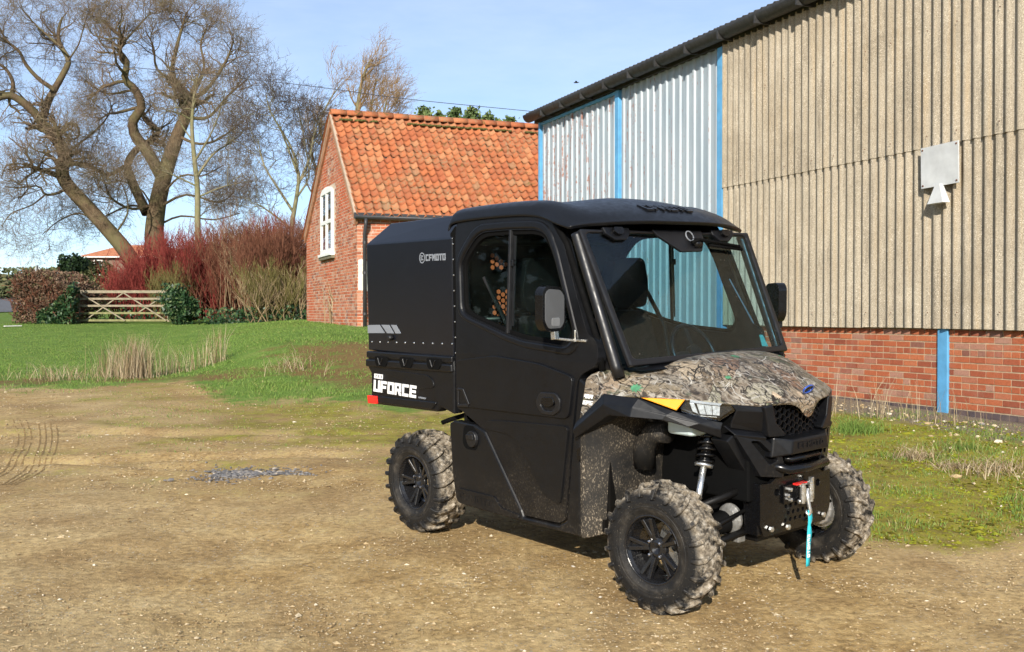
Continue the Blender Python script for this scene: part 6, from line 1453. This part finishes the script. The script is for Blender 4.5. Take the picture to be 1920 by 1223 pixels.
o = leaves('far_undergrowth', np.stack([xs, yq, zs], 1), .11, BEECH, None); tag(o, 'brown undergrowth filling the ground behind the trees', kind='stuff')

# ------------------------------------------------------------------ gate, sign, far house, road, wire
OAKW = simple('weathered_gate_wood', (0.26, 0.22, 0.155), 0.85, var=0.25, scale=7, bump=0.3, bscale=40, spec=.15)
GREENW = simple('mossy_gate_wood', (0.21, 0.20, 0.095), 0.9, var=0.3, scale=7, spec=.15)
gY = 38.4; gx0, gx1 = X(146, gY), X(318, gY); gzb = gz((gx0 + gx1) / 2, gY) + .06; gl = gx1 - gx0
gate = empty('field_gate', (gx0, gY, gzb)); tag(gate, 'weathered wooden five bar field gate between hedge and ivy', 'gate')
for z, w_, mt in ((1.13, .10, OAKW), (.87, .075, OAKW), (.61, .075, OAKW), (.34, .075, GREENW), (.07, .08, GREENW)):
    MB().box((0, -.02, z - w_ / 2), (gl, .02, z + w_ / 2)).build('bar', mt, gate, bev=.004)
for p, q in (((.08, 1.10), (gl * .52, .06)), ((gl * .50, 1.10), (gl * .97, .06)), ((.30, .10), (gl * .49, 1.08)), ((gl * .62, .28), (gl * .90, .90))):
    MB().bar((p[0], -.045 if q[1] < .5 else .045, p[1]), (q[0], -.045 if q[1] < .5 else .045, q[1]), .04, .075, up=(0, 1, 0)).build('brace', OAKW, gate)
for x in (.04, gl - .04): MB().box((x - .04, -.03, .02), (x + .04, .03, 1.2)).build('stile', OAKW, gate, bev=.004)
gp = MB().box((X(137, gY) - .09, gY - .12, gzb - .35), (X(137, gY) + .09, gY + .08, gzb + 1.12)).build('gate_post', OAKW, None, bev=.01); tag(gp, 'square pale timber gate post at the hedge end', 'post')
sg_ = empty('road_sign', at(70, 560, 62)); tag(sg_, 'triangular road sign seen from behind above the hedge', 'sign')
SIGNB = simple('sign_back', (.35, .37, .38), .5, .2)
MB().add([(-.36, 0, 1.45), (.36, 0, 1.45), (0, 0, 2.07), (-.36, .02, 1.45), (.36, .02, 1.45), (0, .02, 2.07)], [(0, 1, 2), (5, 4, 3), (0, 3, 4, 1), (1, 4, 5, 2), (2, 5, 3, 0)]).build('panel', SIGNB, sg_)
MB().tube([(0.02, -.05, -1.5), (0.02, -.05, 2.0)], .045, 8).build('pole', simple('sign_pole', (.09, .10, .10), .6), sg_)
# distant house, hipped tiled roof
D = 72.0; hl = at(150, 560, D); fh = empty('distant_house', (hl.x, D, gz(hl.x, D))); tag(fh, 'distant brick house with orange hipped roof and white fascia', 'house')
zE = at(150, 481, D).z - fh.location.z; zR = at(150, 454, D).z - fh.location.z; wd = 6.4
MB().box((.35, 0, -1), (wd, 6, zE)).build('wall', simple('far_brick', (.17, .11, .08), .9, var=.25, scale=3), fh)
MB().add([(0, -.35, zE), (wd + .4, -.35, zE), (wd + .4, 6.3, zE), (0, 6.3, zE), (1.9, 3, zR), (wd - 1.5, 3, zR)], [(0, 1, 5, 4), (1, 2, 5), (2, 3, 4, 5), (3, 0, 4), (3, 2, 1, 0)]).build('roof', simple('far_tiles', (.46, .17, .075), .85, var=.3, scale=6, bump=.5, bscale=8), fh)
MB().box((0, -.42, zE - .08), (wd + .4, -.36, zE + .0)).build('fascia', WPAINT, fh)
for x in (1.3,):
    for z in (zE - 1.3, zE - 3.6): wq = MB().box((x - .3, -.06, z), (x + .3, -.004, z + 1.1)).build('window', WPAINT, fh); MB().box((x - .22, -.075, z + .08), (x + .22, -.062, z + 1.02)).build('pane', DARKROOM, wq)
# country road at the far left
TARMAC = simple('tarmac', (0.115, 0.115, 0.12), 0.85, var=0.15, scale=3, bump=.2, bscale=50)
cen = [(-40, 43), (-30, 48.5), (-26.5, 55), (-28, 62), (-34, 72), (-46, 86)]
cp = smooth_path([(x, y, 0) for x, y in cen], 50); T_ = unit(np.gradient(cp, axis=0)); nr = np.stack([-T_[:, 1], T_[:, 0], 0 * T_[:, 0]], 1)
rows = [[tuple((q[0], q[1], gz(q[0], q[1]) + .035)) for q in (cp[i] + nr[i] * o_ for o_ in np.linspace(-2.7, 2.7, 7))] for i in range(50)]
tag(MB().grid(rows).build('road', TARMAC, None, smooth=True), 'grey tarmac lane curving past the hedge', kind='structure')
ks = at(22, 613, 33); o = MB().bar((X(8, 34.5), 34.5, gz(X(8, 34.5), 34.5) + .04), (X(40, 35), 35, gz(X(40, 35), 35) + .04), .10, .035).build('kerb_stone', simple('white_kerb', (.62, .6, .56), .8), None, bev=.01); tag(o, 'long white edging stone on the lawn left of the hedge', 'stone')
wp = [at(-200, 84, 33), at(485, 151, 33), at(760, 186, 34), at(1010, 211, 35), at(1120, 226, 35.5)]
o = MB().tube([Vector(p) for p in smooth_path(wp, 24)], .011, 5).build('overhead_wire', simple('wire_dark', (.04, .04, .05), .6), None); tag(o, 'thin overhead wire crossing the sky above the cottage', 'wire')
bc_ = at(1080, 156, 45); bird = empty('bird', bc_); tag(bird, 'tiny dark bird flying above the barn roof', 'bird')
BIRD = simple('bird_dark', (.03, .028, .03), .8)
MB().tube([(-.12, 0, 0), (-.05, 0, .01), (.05, 0, .01), (.10, 0, .015), (.13, 0, .012)], [.006, .028, .03, .016, .004], 8).build('body', BIRD, bird, smooth=True)
for s_ in (-1, 1): MB().add([(.05, 0, .02), (-.03, 0, .02), (-.06, s_ * .14, .05), (.02, s_ * .12, .055), (-.05, s_ * .26, .02)], [(0, 1, 2, 3), (3, 2, 4)]).build('wing', BIRD, bird)

# ------------------------------------------------------------------ grass, weeds, tracks on the ground
GRASS = m_leaf('grass_blade', [(0, (.07, .12, .02)), (.35, (.115, .195, .032)), (.7, (.16, .22, .05)), (.88, (.24, .235, .075)), (1, (.36, .29, .15))], .8)
def blades(name, xs, yq, h, mat, label, tone=None, w=.004, lean=.35, obj_parent=None, base=None):
    K = len(xs); z = ground_np(xs, yq) - .004; hh = h * RNG.uniform(.5, 1.3, K); a = RNG.uniform(0, 6.283, K); ln = RNG.normal(0, lean, (K, 2)) * hh[:, None]
    wx, wy = np.cos(a) * w, np.sin(a) * w; b = np.stack([xs, yq, z], 1); m_ = b + np.stack([ln[:, 0] * .35, ln[:, 1] * .35, hh * .6], 1); t = b + np.stack([ln[:, 0], ln[:, 1], hh], 1); ww = np.stack([wx, wy, 0 * wx], 1)
    V = np.stack([b - ww, b + ww, m_ + ww * .8, m_ - ww * .8, t + ww * .15, t - ww * .15], 1)
    if base is not None: V = V - np.array(base)
    i0 = (np.arange(K) * 6)[:, None]; Fq = np.concatenate([i0 + np.array([[0, 1, 2, 3]]), i0 + np.array([[3, 2, 4, 5]])], 0)
    o = mesh_arrays(name, V.reshape(-1, 3), Fq, mat, obj_parent, attrs={'tone': np.repeat(RNG.uniform(0, 1, K) if tone is None else tone, 6)})
    return o if obj_parent is not None else tag(o, label, kind='stuff')
n = 90000; yq = 13.2 * (38 / 13.2) ** RNG.uniform(0, 1, n)**1.2; xs = RNG.uniform(-.53, -.03, n) * yq
g1, s1, m1, r1 = region_masks(xs, yq); kp = RNG.uniform(0, 1, n) < np.clip(g1 - .85 * s1, 0, 1) * np.clip(.15 + 1.2 * (yq - 13.5) / 5, 0, 1); xs, yq = xs[kp], yq[kp]
lift = np.array([mnoise.noise((a * .9, b * .9, 2.2)) for a, b in zip(xs, yq)])
blades('lawn_grass', xs, yq, .022 + .022 * np.clip(lift + .3, 0, 1) + .012 * sstep(18, 14, yq), GRASS, 'short green grass over the lawn and its ragged edge', np.clip(RNG.normal(.42, .2, len(xs)), 0, .9), w=.0055)
n = 34000; yq = RNG.uniform(6.2, 12.2, n); xs = RNG.uniform(.20, .62, n) * yq; g1, s1, m1, r1 = region_masks(xs, yq); dist = (xs - 4.96) * -.923 + (yq - 11.9) * -.384
cl = np.array([mnoise.noise((a * 1.6, b * 1.6, 7.7)) + .5 * mnoise.noise((a * 5, b * 5, 1.7)) for a, b in zip(xs, yq)]); kp = (RNG.uniform(-.5, .6, n) < cl + .05) & (dist > .15) & (m1 > .3); xs, yq, cl = xs[kp], yq[kp], cl[kp]
blades('moss_grass', xs, yq, .022 + .035 * np.clip(cl, 0, 1), GRASS, 'sparse green grass over the mossy ground by the barn', np.clip(RNG.normal(.5, .28, len(xs)), 0, 1), w=.0028)
n = 9000; yq = RNG.uniform(9.5, 15.0, n); xs = RNG.uniform(-.42, -.02, n) * yq; cl = np.array([mnoise.noise((a * 1.1, b * 1.6, 3.7)) for a, b in zip(xs, yq)]); kp = RNG.uniform(-.4, .6, n) < cl + .12 * (yq - 13.5); xs, yq = xs[kp], yq[kp]
blades('yard_grass', xs, yq, .026, GRASS, 'thin grass creeping into the gravel yard', np.clip(RNG.normal(.6, .25, len(xs)), 0, 1), w=.0035)
STRAW = m_leaf('straw', [(0, (.16, .105, .05)), (.5, (.30, .225, .13)), (1, (.46, .38, .26))], .9)
def weed(name, label, px, py, Y, n, h, wx, mat=STRAW, group='dry weed clumps', lean=.22, w=.0035, cat='weed', tone=None):
    c = at(px, py, Y); cx_, cy_ = c.x, c.y; root = empty(name, (cx_, cy_, gz(cx_, cy_))); tag(root, label, cat, group)
    xs = cx_ + RNG.normal(0, wx, n); yq = cy_ + RNG.normal(0, wx * .8, n)
    tag(blades('stalks', xs, yq, h, mat, None, tone, w=w, lean=lean, obj_parent=root, base=root.location), kind='stuff'); return root
weed('dry_weed', 'tallest dry straw weed clump on the lawn edge', 258, 690, 17.3, 420, .62, .14)
weed('dry_weed', 'faint dry weed clump left of the tallest clump', 212, 680, 17.6, 170, .5, .16)
weed('dry_weed', 'thin dry weed clump between tallest clump and cottage', 400, 650, 18.2, 90, .55, .16)
weed('dry_weed', 'sparse dry stalks right of the tallest clump', 330, 668, 17.8, 110, .42, .22)
weed('dry_weed', 'low brown weed tangle at the left of the yard edge', 130, 690, 17.0, 260, .22, .5, lean=.6)
weed('dry_weed', 'scattered short dry stalks right before the soil bank', 560, 680, 16.6, 90, .25, .3, lean=.5)
weed('pale_weed', 'pale leafless weed at the cottage gable corner', 632, 602, 26.6, 60, .9, .10, lean=.35, group=None, w=.012)
weed('dry_weed', 'tall thin dry stalks along the barn foot near the bonnet', 1625, 770, 11.6, 55, .42, .35, w=.003)
weed('dry_weed', 'tall thin dry stalks by the blue stanchion', 1740, 775, 11.2, 50, .36, .35, w=.003)
weed('grass_tuft', 'bright green grass tuft just right of the front bumper', 1605, 805, 10.4, 420, .13, .12, GRASS, 'grass tufts by the barn', .5, .003, 'grass', np.clip(RNG.normal(.4, .15, 420), 0, .8))
weed('grass_tuft', 'dry brown grass tuft in the moss right of the wheel', 1715, 850, 9.0, 170, .10, .09, STRAW, 'grass tufts by the barn', .8, .003, 'grass')
weed('grass_tuft', 'dead straw tuft at the right edge of the moss', 1880, 885, 8.3, 280, .12, .22, STRAW, 'grass tufts by the barn', .9, .003, 'grass')
weed('grass_tuft', 'flattened pale straw tuft in the middle of the moss', 1790, 875, 8.5, 200, .06, .10, STRAW, 'grass tufts by the barn', 1.2, .003, 'grass')
weed('grass_tuft', 'grey green grass tuft below the blue stanchion', 1800, 835, 9.4, 260, .10, .14, GRASS, 'grass tufts by the barn', .5, .003, 'grass')
# blue-grey patch of wet gravel
K = 2600; a = RNG.uniform(0, 6.283, K); rr_ = np.abs(RNG.normal(0, .62, K)) * (1 + .3 * np.sin(a * 3 + 1)); pc = at(462, 880, 8.4); xs = pc.x + rr_ * np.cos(a) * .34; yq = 8.45 + rr_ * np.sin(a) * .28
def m_blue():
    m, nt, b = new_mat('blue_grey_chip'); g = NG(nt); g.l(g.ramp(g.attr('tone'), [(0, (.07, .065, .062)), (.5, (.14, .135, .135)), (.85, (.23, .21, .19)), (1, (.40, .34, .26))]), b.inputs['Base Color']); b.inputs['Roughness'].default_value = .6; return m
stones('slate_chippings', xs, yq, .0085 * np.exp(RNG.normal(0, .4, K)), m_blue(), 'blue grey patch of chippings left of the rear wheel', RNG.uniform(0, 1, K), (.35, .7), .35)
# tyre tracks pressed into the dust at the left
TRACK = simple('pressed_dirt', (0.25, 0.165, 0.073), 0.9, var=0.3, scale=20, spec=.1)
def track(px_pts, wdt, nm, lab, mat=TRACK):
    pp = []
    for (x, y) in px_pts:
        Y = FPX * (CAM_H - .06) / (y - 589); pp.append((X(x, Y), Y, 0))
    cp = smooth_path(pp, 40); T_ = unit(np.gradient(cp, axis=0)); nr = np.stack([-T_[:, 1], T_[:, 0], 0 * T_[:, 0]], 1); mb = MB()
    for i in range(0, 39):
        wj = wdt * random.uniform(.6, 1.2); q = [cp[i] - nr[i] * wj, cp[i] + nr[i] * wj, cp[i + 1] * .9 + cp[i] * .1 + nr[i] * wj, cp[i + 1] * .9 + cp[i] * .1 - nr[i] * wj]
        if random.random() < .04: continue
        mb.add([(a[0], a[1], gz(a[0], a[1]) + .012 + .004 * random.random()) for a in q], [(0, 1, 2, 3)])
    o = mb.build(nm, mat, None); sw_ = o.modifiers.new('wrap', 'SHRINKWRAP'); sw_.target = go; sw_.wrap_method = 'PROJECT'; sw_.use_project_z = True; sw_.use_negative_direction = True; sw_.use_positive_direction = True; sw_.offset = .003
    return tag(o, lab, kind='structure')

for k, off in enumerate((0, 11, 22, 33)):
    track([(72 + off, 806), (74 + off, 830), (62 + off, 858), (34 + off, 884), (0 + off * .8, 905)], .007, 'tyre_track', 'dark curved tyre mark in the dust at the far left of the yard')
for k, off in enumerate((0, 12, 24)):
    track([(24 + off, 800), (34 + off, 822), (24 + off, 850), (-10 + off, 880), (-40 + off, 894)], .007, 'tyre_track', 'dark curved tyre mark in the dust at the far left of the yard')

n = 16000; yq = RNG.uniform(14.2, 20.5, n); xs = RNG.uniform(-.30, -.02, n) * yq; cl = np.array([mnoise.noise((a * 1.5, b * 1.5, 8.8)) + .6 * mnoise.noise((a * 5, b * 5, 2.8)) for a, b in zip(xs, yq)]); kp = cl + RNG.uniform(-.25, .25, n) > .22; xs, yq = xs[kp], yq[kp]
blades('bank_grass', xs, yq, .045, GRASS, 'ragged green weeds growing over the brown bank', np.clip(RNG.normal(.45, .22, len(xs)), 0, 1), w=.006, lean=.7)

# wood on the far side of the field at the left, outside the picture; the vehicle's flank mirrors it
n = 9000; xs = RNG.uniform(-45, -37, n); yq = RNG.uniform(-12, 56, n); zs = ground_np(xs, yq) + RNG.uniform(0, 1, n)**.8 * (6.6 + 1.2 * np.sin(yq * .4) + .8 * np.sin(yq * 1.1))
o = leaves('woodland_edge', np.stack([xs, yq, zs], 1), .42, FARH, None); tag(o, 'dark wood edge beyond the field to the left', kind='stuff')
